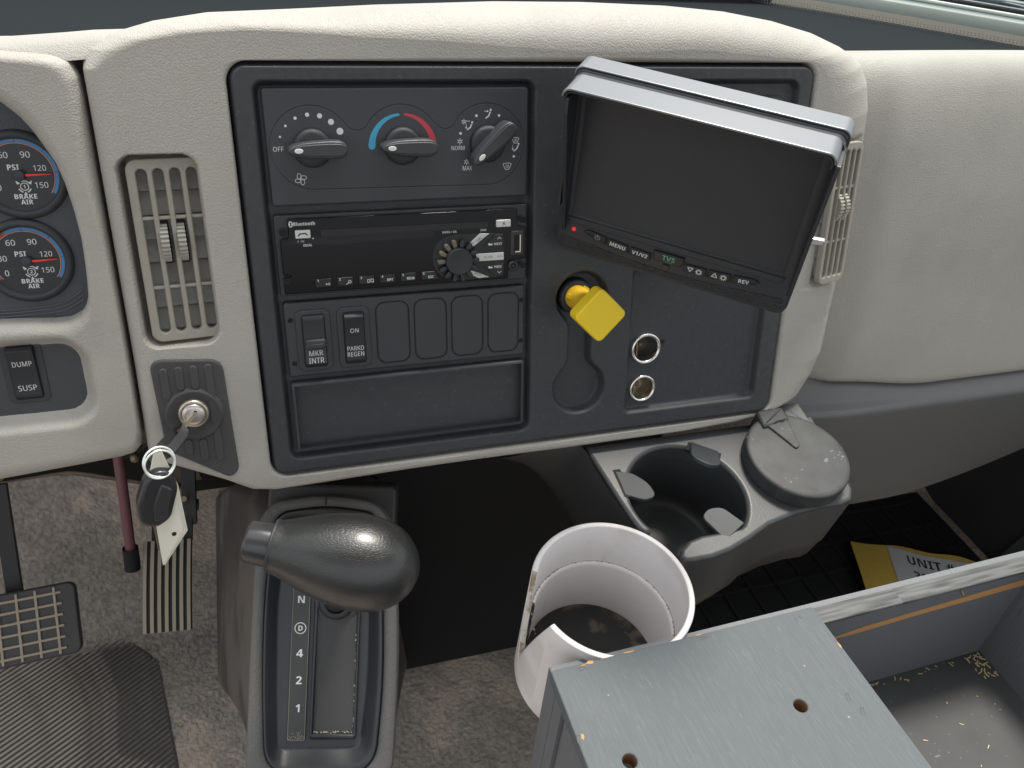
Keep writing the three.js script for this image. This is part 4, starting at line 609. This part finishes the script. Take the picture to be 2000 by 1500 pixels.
  const egg = kx(lathe(prof.map(([r, z]) => [r, z]), 72)); { const u = egg.attributes.uv; for (let i = 0; i < u.count; i++) u.setXY(i, u.getX(i) * 0.18, u.getY(i) * 0.12); }
  const kb = part('knob', egg, KN, g);
  part('collar_line', kx(lathe([[16.4, -1], [18.4, -0.6], [18.9, 0.8], [18, 2]], 60)), BLK2, kb);
  part('button', kx(lathe([[0, -18.5], [11, -18.5], [13.6, -17.6], [14.5, -15.6], [15, -6], [15, 2]], 56)), S({ color: C(0.035, 0.036, 0.04), roughness: 0.2 }), kb);
  part('shaft', tube([[6, 33, -9], [9, 48, 30], [14, 66, 66], [18, 78, 90]], 9.5, 20, 20), BLK2, g);
  part('shaft_collar', [at(lathe([[9, -3], [11, -2.4], [13.2, -3.4], [14.4, -5.5], [14.6, -9]], 40), 6.4, 33, 0), slab(rrect(6.6, 31, 30, 20, 2), { z: -7.8, h: 1.5, r: 0.5 })], BLK2, g);
}

// ------------------------------------------------------------------ cup holder, ashtray
{
  const T = R(10), base = [0.14, -0.155, 0.04], t = thing('cup_holder', 'grey moulded cup holder tray with three spring tabs below the right of the panel', 'cup holder', base, [T, 0, 0]);
  const hole = []; for (let a = 209; a >= -47; a -= 4) hole.push([109.3 + 49.5 * Math.cos(R(a)), -54 + 49.5 * Math.sin(R(a))]);
  const out = [[40, 8], [44, -14], [47, -32], [50, -50], [53, -66], [55.5, -77], [60, -83], [65, -82], ...hole, [139, -92], [125, -92.5], [104, -92.5], [92, -95], [83, -101], [79.5, -107], [82, -112], [90, -113], [105, -113], [122, -110], [143, -103], [165, -94], [193, -88.5], [219, -86.5], [238, -87], [250, -84.5], [257, -75], [261, -55], [264, 8]];
  const g = slab(out, { z: 0, h: 4.3, r: 4, n: 5 });
  // carry the sides further down, drawn in towards the back at the front wall
  const N = outNormals(out), rows = [0, 8, 20, 34, 48, 58, 64, 66].map((d, k) => out.map(([x, y], i) => { const f = sstep(-y, 80, 104) * (Math.hypot(x - 109.3, y + 54) > 51 ? 1 : 0), q = k === 7 ? 6 : k === 6 ? 2 : 0; const lf = x < 63 && Math.hypot(x - 109.3, y + 54) > 50.6 ? 0.45 : 0; return [x - N[i][0] * q - 0.05 * d * sstep(x, 235, 262) + lf * d, y - N[i][1] * q - f * 0.1 * d, -4 - d]; }));
  const side = skin(rows, true, (p, i, j) => [p[0] + p[1], p[2]]);
  const down = (o) => o.translate(-140, 0, 0).rotateX(-PI / 2), GM = S({ color: C(0.047, 0.049, 0.052), roughness: 0.42, bumpMap: grainTex, bumpScale: 0.00009, side: THREE.DoubleSide });
  part('tray', [down(g), down(side)], GM, t);
  part('lower_band', down(skin([58, 64, 82, 86].map((d, k) => out.map(([x, y], i) => { const f = sstep(-y, 80, 104) * (Math.hypot(x - 109.3, y + 54) > 51 ? 1 : 0), q = [0, 1.6, 2.6, 8][k]; const lf = x < 63 && Math.hypot(x - 109.3, y + 54) > 50.6 ? 0.45 : 0; return [x - N[i][0] * q - 0.05 * d * sstep(x, 235, 262) + lf * d, y - N[i][1] * q - f * (0.1 * d - 0.3 * Math.max(0, d - 62)), -4 - d]; })), true)), GM, t);
  part('cup', down(at(lathe([[0, -78], [30, -78], [31, -77], [40, -77], [46.5, -74], [48, -66], [48.6, -30], [49.2, -18]], 64), 109.3, -54, 0)), S({ color: C(0.04, 0.041, 0.044), roughness: 0.45, side: THREE.DoubleSide }), t);
  const TAB = S({ color: C(0.03, 0.036, 0.039), roughness: 0.5 });
  const tab = (p, r, z, tilt, hinge) => { const o = slab(roundPoly(p, r, 7), { z, h: 3.2, r: 1, n: 2 }); o.translate(-hinge[0], -hinge[1], 0); o.applyMatrix4(new THREE.Matrix4().makeRotationAxis(new THREE.Vector3(hinge[2], hinge[3], 0).normalize(), R(tilt))); o.translate(hinge[0], hinge[1], 0); return part('spring_tab', down(o), TAB, t); };
  tab([[56.5, -46], [56.5, -22], [70, -24], [82, -36], [84, -50], [72, -53]], [0.5, 0.5, 6, 9, 8, 3], 0.6, 6, [60, -34, 0, 1]);
  tab([[135, -3], [155, -17], [141, -42], [128, -44], [118, -30]], [1, 1, 9, 12, 8], 0.6, 26, [145, -10, -20, 14]);
  tab([[110, -78], [118, -72], [130, -73], [143, -90], [122, -101]], [6, 6, 5, 1, 1], 1, 10, [132, -95, 21, -10]);
  part('tab_slot', down(slab([[133, -2.5], [157, -19.5], [152, -27], [127, -10]].reverse(), { z: 0.25, h: 3, r: 0.3, n: 1 })), DEEP, t); part('tab_slot', down(slab([[55, -20], [62, -20], [62, -48], [55.5, -48]].reverse(), { z: 0.25, h: 3, r: 0.3, n: 1 })), DEEP, t);
  // curved bracket that carries the tray from the side
  const W = (p) => new THREE.Vector3(p[0] - 140, p[1] + 155, p[2] - 40).applyAxisAngle(new THREE.Vector3(1, 0, 0), -T).toArray();
  const A1 = new THREE.CatmullRomCurve3([[16, -149, 20], [37.5, -153.5, 33], [42, -158.5, 56], [47.5, -164, 88], [54, -170.5, 118]].map((p) => new THREE.Vector3(...p))).getPoints(30), B1 = new THREE.CatmullRomCurve3([[-16, -203, -20], [10, -217, -20], [38, -250, -20], [62, -288, -20], [96, -345, -8]].map((p) => new THREE.Vector3(...p))).getPoints(30);
  part('bracket', skin([0, 0.1, 0.3, 0.5, 0.7, 0.88, 0.96, 1, 1.04].map((s, j) => A1.map((a, i) => W([lerp(a.x, B1[i].x, s) , lerp(a.y, B1[i].y, s) - 7 * Math.sin(Math.min(s, 1) * PI) + (j > 6 ? -2 : 0), lerp(a.z, B1[i].z, s) - (j > 6 ? 6 * (j - 6) : 0)]))), false, (p) => [p[0] + p[1], p[2]]), GM, t);

  const a = thing('ashtray', 'round grey lidded ashtray cup with a scuffed top standing in the tray', 'ashtray', [0.2145, -0.1625, 0.0815], [T, 0, 0]);
  a.position.y -= 0.0135; a.position.z -= 0.0024;
  const up = (o) => o.rotateX(-PI / 2);
  part('body', up(at(lathe([[0, -30], [36, -30], [39.5, -10], [40.5, 4], [41, 11], [40, 13]], 64), 0, 0, 0)), BLK2, a);
  const planar = (g) => { const p = g.attributes.position, u = g.attributes.uv; for (let i = 0; i < p.count; i++) u.setXY(i, p.getX(i) / 1000 + 0.02, p.getZ(i) / 1000); return g; };
  const lid = part('lid', planar(up(lathe([[0, 30.6], [25, 30.5], [40.4, 30], [43, 29.2], [44.3, 28.6], [45, 27], [44.8, 15], [43.4, 13.5], [41, 13.5]], 72))), LID, a);
  part('hinge', [up(slab(roundPoly([[-19, 30], [9, 34], [10, 50], [-17, 49]], 3), { z: 33.6, h: 28, r: 3, n: 4 })), up(slab(roundPoly([[-15, 34], [-1, 4], [4, 6], [8, 36]], 2), { z: 32.4, h: 4, r: 1.4, n: 3 }))], LID, a);
  part('hinge_mark', up(tube([[-7, 33, 33.7], [-1, 34.5, 33.7], [2, 33.5, 33.7], [4.5, 36, 33.7]], 0.35, 12, 5)), DEEP, lid);
  part('side_flap', up(slab(roundPoly([[14, 40], [34, 26], [34, 58], [14, 58]], 2), { z: 26, h: 22, r: 2 })), GREY, a);
  part('clip', [up(box(5, 3, 8, 6, -41.5, 9)), up(box(2.4, 3.6, 6, 6, -42, 8))], CHROME, a);
}

// ------------------------------------------------------------------ cut white pipe and the wooden box
{
  const t = thing('pipe_holder', 'white plastic pipe cut as a mug holder with a slot in its left side', 'pipe', [0.0148, -0.17, 0.164], [R(4), 0, 0]); t.scale.setScalar(0.94);
  const n = 160, a1 = R(201), a2 = R(155), ro = 63.5, ri = 58.5, th = [], top = [];
  for (let i = 0; i <= n; i++) th.push(a1 + (2 * PI - (a1 - a2)) * i / n), top.push(0);
  const m = 40; for (let i = 0; i <= m; i++) { const s = i / m; th.push(a2 + 2 * PI + (a1 - a2) * s); top.push(s < 0.34 ? -95 * Math.pow(s / 0.34, 0.7) : -95 * Math.pow(1 - (s - 0.34) / 0.66, 1.05)); }
  // theta measured from +x towards the front is negative: x = cos, z = -sin
  const pt = (r, i, y) => [r * Math.cos(th[i]), y, -r * Math.sin(th[i]) * -1];
  const P = (r, i, y) => [r * Math.cos(-th[i]), y, r * Math.sin(-th[i])];
  const ids = th.map((_, i) => i), rowsO = [-119, -118, -114, -110].map((y) => ids.map((i) => P(ro, i, y)));
  const wall = skin([...rowsO, ...[0.3, 0.6, 0.85].map((s) => ids.map((i) => P(ro, i, lerp(-108, top[i], s)))), ids.map((i) => P(ro, i, top[i] - 1)), ids.map((i) => P(ro - 1, i, top[i])), ids.map((i) => P(ri + 1.2, i, top[i])), ids.map((i) => P(ri, i, top[i] - 1)), ...[0.4, 0.8].map((s) => ids.map((i) => P(ri, i, lerp(top[i], -110, s)))), ids.map((i) => P(ri - 0.2, i, -112))], false, (p, i, j) => [th[i] * 60, p[1]]);
  const PVC = S({ map: tint(512, (x, y) => { const d = 0.12 * sstep(fbm(x, y, 6, 17, 5), 0.52, 0.7) + 0.015 * vnoise(x * 60, y * 9, 60, 3); return [0.83 - d * 0.7, 0.80 - d * 0.8, 0.80 - d * 0.9]; }, 0.25), roughness: 0.42, side: THREE.DoubleSide });
  part('pipe', wall, PVC, t);
  part('inner_sleeve', skin([[55.4, -117], [55.4, -90], [55.4, -49], [56, -46.2], [57, -45.2], [58.4, -45], [58.6, -49]].map(([r, y]) => ids.filter((i) => i > 1 && i < n - 1).map((i) => P(r, i, y))), false, (p, i, j) => [th[i] * 60, p[1]], true), PVC, t);
  part('dirt_line', (() => { const g = []; for (let i = 0; i < 150; i++) { const a = R(-60 + 250 * rnd()), r = 0.15 + 0.75 * rnd() * rnd(); g.push(at(new THREE.IcosahedronGeometry(r, 0), 57.4 * Math.cos(a), -45 + 0.5 * rnd(), -57.4 * Math.sin(a))); } return g; })(), S({ color: C(0.4, 0.33, 0.24), roughness: 1 }), t).userData.kind = 'stuff';
  part('cut_edge', skin([ids.filter((i) => i >= n).map((i) => P(ro - 0.5, i, top[i] + 0.15)), ids.filter((i) => i >= n).map((i) => P(ri + 0.6, i, top[i] + 0.15))], false, (p, i, j) => [p[1] * 1.1, j * 5]), S({ map: tint(256, (x, y) => { const d = sstep(fbm(x, y, 9, 87, 5), 0.38, 0.62); return [0.72 - 0.38 * d, 0.69 - 0.42 * d, 0.65 - 0.45 * d]; }, 0.1), roughness: 0.8, side: THREE.DoubleSide }), t);
  part('bottom_disc', slab(circle(0, 0, 55.2, 60), { z: -104, h: 8, r: 0.8 }).rotateX(-PI / 2), S({ map: tint(256, (x, y) => { const d = sstep(fbm(x, y, 7, 27, 5), 0.5, 0.7); return [0.03 + 0.09 * d, 0.029 + 0.07 * d, 0.029 + 0.045 * d]; }, 0.1), roughness: 0.85 }), t);
}
const woodPaint = (() => {
  const cv = document.createElement('canvas'); cv.width = cv.height = 1024; const c = cv.getContext('2d'); c.fillStyle = '#62676a'; c.fillRect(0, 0, 1024, 1024);
  for (let i = 0; i < 9000; i++) { const x = rnd() * 1024, y = rnd() * 1024, l = 20 + 160 * rnd() * rnd(), v = 88 + 42 * rnd() | 0; c.strokeStyle = `rgba(${v},${v + 4},${v + 5},${0.06 + 0.12 * rnd()})`; c.lineWidth = 0.6 + 2.2 * rnd(); c.beginPath(); c.moveTo(x, y); c.lineTo(x + 5 * rnd() - 2.5, y + l); c.stroke(); }
  for (let i = 0; i < 900; i++) { const x = rnd() * 1024, y = rnd() * 1024, l = 6 + 26 * rnd(); c.strokeStyle = `rgba(190,190,175,${0.08 + 0.22 * rnd()})`; c.lineWidth = 0.8; c.beginPath(); c.moveTo(x, y); c.lineTo(x + l * (0.15 + 0.1 * rnd()), y + l); c.stroke(); }
  for (let i = 0; i < 14; i++) { c.fillStyle = rnd() < 0.05 ? 'rgba(196,132,70,.6)' : 'rgba(190,192,170,.5)'; c.beginPath(); c.arc(rnd() * 1024, rnd() * 1024, 1 + 2.5 * rnd(), 0, 7); c.fill(); }
  const t = new THREE.CanvasTexture(cv); t.colorSpace = THREE.SRGBColorSpace; t.wrapS = t.wrapT = THREE.RepeatWrapping; t.magFilter = THREE.LinearFilter; t.repeat.set(1 / 0.24, 1 / 0.24); return t;
})();
const grainBump = grey(512, (x, y) => 0.6 * fbm(x * 6 % 1, y, 8, 44, 3) + 0.4 * vnoise(x * 220, y * 10, 220, 45), 0.2);
{
  const t = thing('wooden_box', 'worn grey-painted plywood box with a flat lid board and an open right compartment', 'box', [-0.052, -0.17, 0.219], [0, R(1.7), 0]); t.scale.setScalar(0.94);
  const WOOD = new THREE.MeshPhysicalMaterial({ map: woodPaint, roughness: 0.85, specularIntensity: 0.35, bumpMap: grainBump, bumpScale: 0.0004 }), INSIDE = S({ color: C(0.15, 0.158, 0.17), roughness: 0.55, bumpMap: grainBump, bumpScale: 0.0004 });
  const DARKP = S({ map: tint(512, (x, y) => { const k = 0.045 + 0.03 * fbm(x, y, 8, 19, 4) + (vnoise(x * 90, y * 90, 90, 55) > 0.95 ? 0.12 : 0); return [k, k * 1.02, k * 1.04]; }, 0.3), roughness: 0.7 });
  const BARE = S({ color: C(0.55, 0.28, 0.1), roughness: 0.8 });
  // lid board with two drilled holes
  const sh = new THREE.Shape(roundPoly([[0, 0], [216, 0], [216, -260], [-6, -260]].reverse(), 2.5).map((p) => new THREE.Vector2(...p)));
  const holes = [[157, -70.5], [26, -74]]; holes.forEach(([x, y]) => sh.holes.push(new THREE.Path(circle(x, y, 4.8, 24).map((p) => new THREE.Vector2(...p)))));
  const lidb = part('lid_board', new THREE.ExtrudeGeometry(sh, { depth: 9.6, bevelEnabled: true, bevelThickness: 1.2, bevelSize: 1.2, bevelOffset: -1.2, bevelSegments: 2 }).translate(0, 0, -10.8).rotateX(-PI / 2), WOOD, t); { const u = lidb.geometry.attributes.uv; for (let i = 0; i < u.count; i++) u.setXY(i, u.getX(i) / 1000, u.getY(i) / 1000); }
  holes.forEach(([x, y]) => part('drilled_hole', at(new THREE.CylinderGeometry(4.75, 4.75, 11, 24, 1, true), x, -6.5, -y), S({ color: C(0.22, 0.12, 0.055), roughness: 0.9, side: THREE.DoubleSide }), lidb));
  const staple = (x, z, ry) => part('staple', [box(5.5, 0.5, 0.45, 0, 0, 1), box(5.5, 0.5, 0.45, 0, 0, -1), box(0.45, 0.5, 2.4, 2.6, 0, 0)].map((q) => q.rotateY(ry).translate(x, 0.1, z)), S({ color: C(0.12, 0.12, 0.115), roughness: 0.6 }), lidb);
  staple(22, 4, 0.2); staple(198, 7, 0.3); staple(118, 3.5, 0.1); staple(194, 74, 1.2); staple(197, 86, 1.2); staple(0, 52, 1.4);
  const chip = (x, z, w, d) => part('chip', slab(Array.from({ length: 11 }, (_, i) => { const a = i / 11 * 2 * PI, k = 0.55 + 0.6 * rnd(); return [w * k * Math.cos(a), d * k * Math.sin(a)]; }), { z: 0.12, h: 0.4, r: 0.08, n: 1 }).rotateX(-PI / 2).translate(x, 0, z), BARE, lidb);
  chip(29, 1, 4, 1.4); chip(24, 2.2, 2, 1); chip(60, 0.4, 5, 0.6); chip(116, 0.5, 3, 0.6); chip(3, 51, 1.2, 3); chip(214.8, 36, 0.8, 3);
  // walls
  const front = slab(roundPoly([[4, -250], [452, -250], [452, -11.5], [222, -12.2], [4, -12.2]], 1.2), { z: 5, h: 15, r: 1.2 });
  part('front_wall', [front], INSIDE, t);
  part('wall_edge', slab(roundPoly([[217, -10], [452, -10], [452, 4.6], [217, 4.6]], 1.4), { z: 1.4, h: 3, r: 1 }).rotateX(-PI / 2).translate(0, -11.6, 0), S({ map: tint(512, (x, y) => { const k = 0.07 + 0.1 * vnoise(x * 14, y * 190, 190, 66) - 0.06 * fbm(x, y, 9, 67, 3); return [k, k * 1.03, k * 1.04]; }, 0.3), roughness: 0.75, bumpMap: grainBump, bumpScale: 0.0006 }), t);
  const torn = []; for (let i = 0; i < 70; i++) { const s = i / 70, x = 310 + 140 * s; torn.push(at(slab(roundPoly([[0, 0], [3 + 3 * rnd(), 0.6], [1 + 4 * rnd(), -3 - 5 * rnd()], [-2 * rnd(), -1.5]].reverse(), 0.2).reverse().reverse(), { z: 0.6, h: 0.6, r: 0.15, n: 1 }), x, -12.4 - rnd(), 5)); }
  part('torn_edge', torn, BARE, t).userData.kind = 'stuff';
  part('bare_strip', slab(roundPoly([[236, -46], [280, -40], [452, -31], [452, -40], [330, -43.5], [270, -47]].reverse(), 0.4).reverse().reverse(), { z: 5.35, h: 0.6, r: 0.15, n: 1 }), BARE, t);
  part('splinter', [at(box(9, 1, 0.8), 372, -25, 6.4, 0, 0, -0.9), at(box(5, 0.8, 0.8), 300, -20, 5.8, 0, 0, 0.9), at(box(5, 1.2, 0.8), 262, -19, 5.8, 0, 0, 0.8)], BARE, t);
  part('right_wall', box(14, 240, 330, 459, -130, 155), INSIDE, t);
  part('floor_board', box(240, 10, 330, 332, -141, 170), DARKP, t);
  part('divider', box(11, 240, 300, 208, -134, 158), INSIDE, t);
  part('left_wall', [box(11, 240, 250, 12, -134, 132), box(3, 232, 12, 4.6, -132, 14)], INSIDE, t);
  const saw = []; for (let i = 0; i < 60; i++) { const x = 230 + 220 * rnd(), z = i < 40 ? 8 + 6 * rnd() * rnd() : 10 + 200 * rnd(); saw.push(at(box(1 + 4 * rnd(), 0.5, 0.7), x, -135.6, z, 0, 3 * rnd(), 0)); } for (let i = 0; i < 26; i++) saw.push(at(box(2 + 4 * rnd(), 0.6, 0.9), 432 + 18 * rnd(), -135.4, 8 + 24 * rnd(), 0, 3 * rnd(), 0.1));
  part('sawdust', saw, S({ color: C(0.6, 0.48, 0.27), roughness: 1 }), t).userData.kind = 'stuff';
}

// ------------------------------------------------------------------ passenger footwell
{
  const m = thing('floor_mat', 'black ribbed rubber mat in the passenger footwell', 'mat', [0.6, -0.68, -0.1]);
  part('mat', slab(rrect(0, 0, 560, 520, 30), { z: 6, h: 6, r: 3 }).rotateX(-PI / 2), plastic([0.012, 0.0125, 0.014], 0.6), m);
  for (let i = -5; i <= 5; i++) part('rib', box(5, 4, 480, i * 46, 7, 0), plastic([0.017, 0.0175, 0.019], 0.5), m);
  for (let i = -4; i <= 4; i++) part('rib', box(500, 4, 5, 0, 6.8, i * 54), plastic([0.017, 0.0175, 0.019], 0.5), m);
  const e = thing('envelope', 'yellow envelope with a white UNIT # label lying in the dark footwell', 'envelope', [0.668, -0.66, -0.194], [0, R(-23.7), 0]);
  const wave = (x, y) => 6 * Math.sin(x / 42 + y / 90) + 3 * Math.sin(x / 23);
  const sheet = (x0, x1, y0, y1, off, edge) => { const r = []; for (let j = 0; j <= 14; j++) r.push(Array.from({ length: 31 }, (_, i) => { const x = lerp(x0, x1, i / 30), y = lerp(y0, y1, j / 14) + edge * (5 * Math.sin(x / 30) + 3 * Math.sin(x / 17)) * (j ? 0 : 1); return [x, wave(x, y) + off, y]; })); return skin(r, false, (p) => [p[0], -p[2]]); };
  part('paper', sheet(0, 250, 0, 200, 0, 1), S({ map: tint(256, (x, y) => { const n = fbm(x, y, 6, 31, 4); return [0.66 + 0.14 * (n - 0.5), 0.46 + 0.1 * (n - 0.5), 0.09]; }, 0.3), roughness: 0.75, side: THREE.DoubleSide }), e);
  part('label_sheet', sheet(54, 222, 8, 160, 1.2, 0), printed('#c9c9cc', 50, -170, 180, 165, 6, (c) => { txt(c, 'UNIT #', 122, -26, 24, { col: '#26262a', bold: true }); txt(c, '30', 100, -56, 24, { col: '#26262a', bold: true }); }, { roughness: 0.85, bumpMap: null, side: THREE.DoubleSide }), e);
  const d = thing('door_panel', 'dark lower door panel at the right end of the passenger footwell', 'door panel', [0.9, -0.4, 0]);
  part('panel', slab(rrect(0, 0, 700, 620, 40), { z: 0, h: 30, r: 12 }).rotateY(-PI / 2), plastic([0.03, 0.03, 0.033], 0.6), d);
  part('ridge', at(box(12, 560, 22), -6, 0, -40, R(12)), plastic([0.05, 0.05, 0.054], 0.5), d);
}

// ------------------------------------------------------------------ driver's footwell
{
  const h = thing('heel_pad', 'finely ribbed rubber heel pad on the driver floor under the pedals', 'floor pad', [-0.45, -0.68, -0.12]);
  const poly = [[-250, -200], [110, -200], [93, -49], [64, 108], [30, 145], [-28, 173], [-250, 260]];
  part('pad', slab(roundPoly(poly, 18), { z: 0.7, h: 2, r: 0.3, n: 1 }).rotateX(-PI / 2), S({ color: C(0.11, 0.1, 0.09), roughness: 0.9 }), h);
  const inside = (x, y) => { let c = false; for (let i = 0, j = poly.length - 1; i < poly.length; j = i++) { const [xi, yi] = poly[i], [xj, yj] = poly[j]; if ((yi > y) !== (yj > y) && x < (xj - xi) * (y - yi) / (yj - yi) + xi) c = !c; } return c; };
  const dx = 0.829, dy = 0.56, g = [];
  for (let o = -460; o < 460; o += 6.6) { let a = null, b = null; for (let s = -600; s < 600; s += 3) { const x = -70 + dx * s - dy * o, y = 20 + dy * s + dx * o; if (inside(x, y)) { a ??= s; b = s; } } if (a !== null && b - a > 8) { const m = (a + b) / 2; g.push(slab(rrect(0, 0, b - a, 3.3, 1, 2), { z: 2.7, h: 2.4, r: 0.9, n: 1 }).applyMatrix4(new THREE.Matrix4().makeRotationZ(Math.atan2(dy, dx))).translate(-70 + dx * m - dy * o, 20 + dy * m + dx * o, 0)); } }
  part('rib', join(g).rotateX(-PI / 2), S({ map: tint(512, (x, y) => { const n = sstep(fbm(x, y, 4, 36, 5), 0.4, 0.58); return [0.16 + 0.3 * n, 0.15 + 0.255 * n, 0.142 + 0.205 * n]; }, 0.34), roughness: 0.8 }), h).userData.kind = 'stuff';

  const DUST = S({ color: C(0.42, 0.36, 0.285), roughness: 0.95 }), PED = plastic([0.028, 0.028, 0.03], 0.6);
  const b = thing('brake_pedal', 'square black brake pedal with a dusty raised grid on its face', 'pedal', [-0.5, -0.535, -0.2], [R(-46), R(6), R(2)]);
  part('pad', slab(rrect(0, 0, 104, 82, 9), { z: 8, h: 14, r: 3 }), plastic([0.055, 0.055, 0.057], 0.5), b);
  for (let i = 0; i < 5; i++) part('grid_bar', slab(rrect(-46 + i * 19, 0, 3, 76, 1, 3), { z: 10.4, h: 3, r: 0.7, n: 1 }), DUST, b);
  for (let i = 0; i < 6; i++) part('grid_bar', slab(rrect(-6, -32 + i * 12.6, 86, 3, 1, 3), { z: 10.2, h: 3, r: 0.7, n: 1 }), DUST, b);
  part('arm', at(box(16, 150, 14), -14, 92, -12, R(12)), PED, b);
  const a = thing('accelerator_pedal', 'long ribbed accelerator pedal with worn dusty ridges under the keys', 'pedal', [-0.351, -0.526, -0.218], [R(-49), R(0), R(-5)]);
  const bend = (g) => { const p = g.attributes.position; for (let i = 0; i < p.count; i++) p.setZ(i, p.getZ(i) - 0.0016 * (p.getY(i) - 10) ** 2); g.computeVertexNormals(); return g; };
  const longBox = (w, d, x, z) => { const g = new THREE.BoxGeometry(w, 108, d, 1, 14, 1).translate(x, 0, z); const u = g.attributes.uv; return bend(g); };
  part('pad', longBox(55, 6, 0, 0), PED, a);
  for (let i = 0; i < 7; i++) part('ridge', longBox(4, 5, -24.6 + i * 8.2, 4.4), i % 2 ? DUST : S({ color: C(0.4, 0.35, 0.28), roughness: 0.9 }), a);
  part('hinge_plate', [box(46, 42, 12, 4, 74, -10), at(new THREE.CylinderGeometry(7, 7, 56, 18), 6, 96, -10, 0, 0, PI / 2)], PED, a);
  part('lever', [at(box(16, 120, 14), 24, 130, 6, R(20)), at(box(10, 70, 22), -18, 120, -14, R(10))], PED, a);
  part('spring_bolt', [at(new THREE.CylinderGeometry(5, 5, 14, 12), -26, 112, 8, PI / 2), at(new THREE.CylinderGeometry(3.4, 3.4, 22, 12), 22, 100, 22, PI / 2)], S({ color: C(0.4, 0.33, 0.22), metalness: 0.7, roughness: 0.45 }), a);

  const c = thing('conduit', 'maroon tube running down into a black boot beside the accelerator', 'tube', [-0.384, -0.43, -0.27]);
  part('tube', tube([[2, 130, -60], [1, 55, -21], [0, 0, 4], [-2, -48, 22], [-3, -62, 26]], 6, 40, 18), S({ color: C(0.17, 0.065, 0.075), roughness: 0.5, bumpMap: smearTex, bumpScale: 0.0005 }), c);
  part('boot', tube([[-2.4, -52, 23], [-3, -66, 27], [-4, -80, 32]], 9, 12, 18), DEEP, c);
  const hn = thing('wiring_harness', 'dark jumble of brackets and wires under the driver side of the dashboard', 'wiring', [-0.43, -0.525, -0.475]);
  part('bracket', [at(box(150, 60, 10), 40, 20, -20, R(20), 0, R(8)), at(box(60, 40, 30), 70, -30, 10, R(20), 0, R(-12)), at(box(30, 100, 20), 96, -10, 30, R(30)), at(box(120, 16, 30), -120, 24, -30, 0, 0, R(6))], plastic([0.13, 0.115, 0.1], 0.8, smearTex, 0.001), hn);
  part('wire', [[0, 0], [14, 6], [-60, 10], [-150, 4]].map(([x, y], i) => tube([[x - 30, 70 + y, 0], [x - 8, 20 + y, 14 + 6 * i], [x + 18, -4 + y, 4], [x + 60, 26 - y, 10]], 2.4, 24, 6)), plastic([0.02, 0.02, 0.022], 0.5), hn);
  part('purple_wire', tube([[62, 120, 60], [66, 70, 84], [72, 40, 90]], 1.6, 16, 6), S({ color: C(0.2, 0.1, 0.22), roughness: 0.5 }), hn);
  for (const [x, y] of [[-40, 14], [10, -6], [30, 4], [-140, 0]]) part('fitting', at(lathe([[0, 9], [3, 9], [3.6, 7], [6, 6.5], [6.4, 0], [0, 0]], 12), x, y, 16), S({ color: C(0.34, 0.27, 0.17), metalness: 0.5, roughness: 0.5 }), hn);
}
renderer.render(scene, camera);
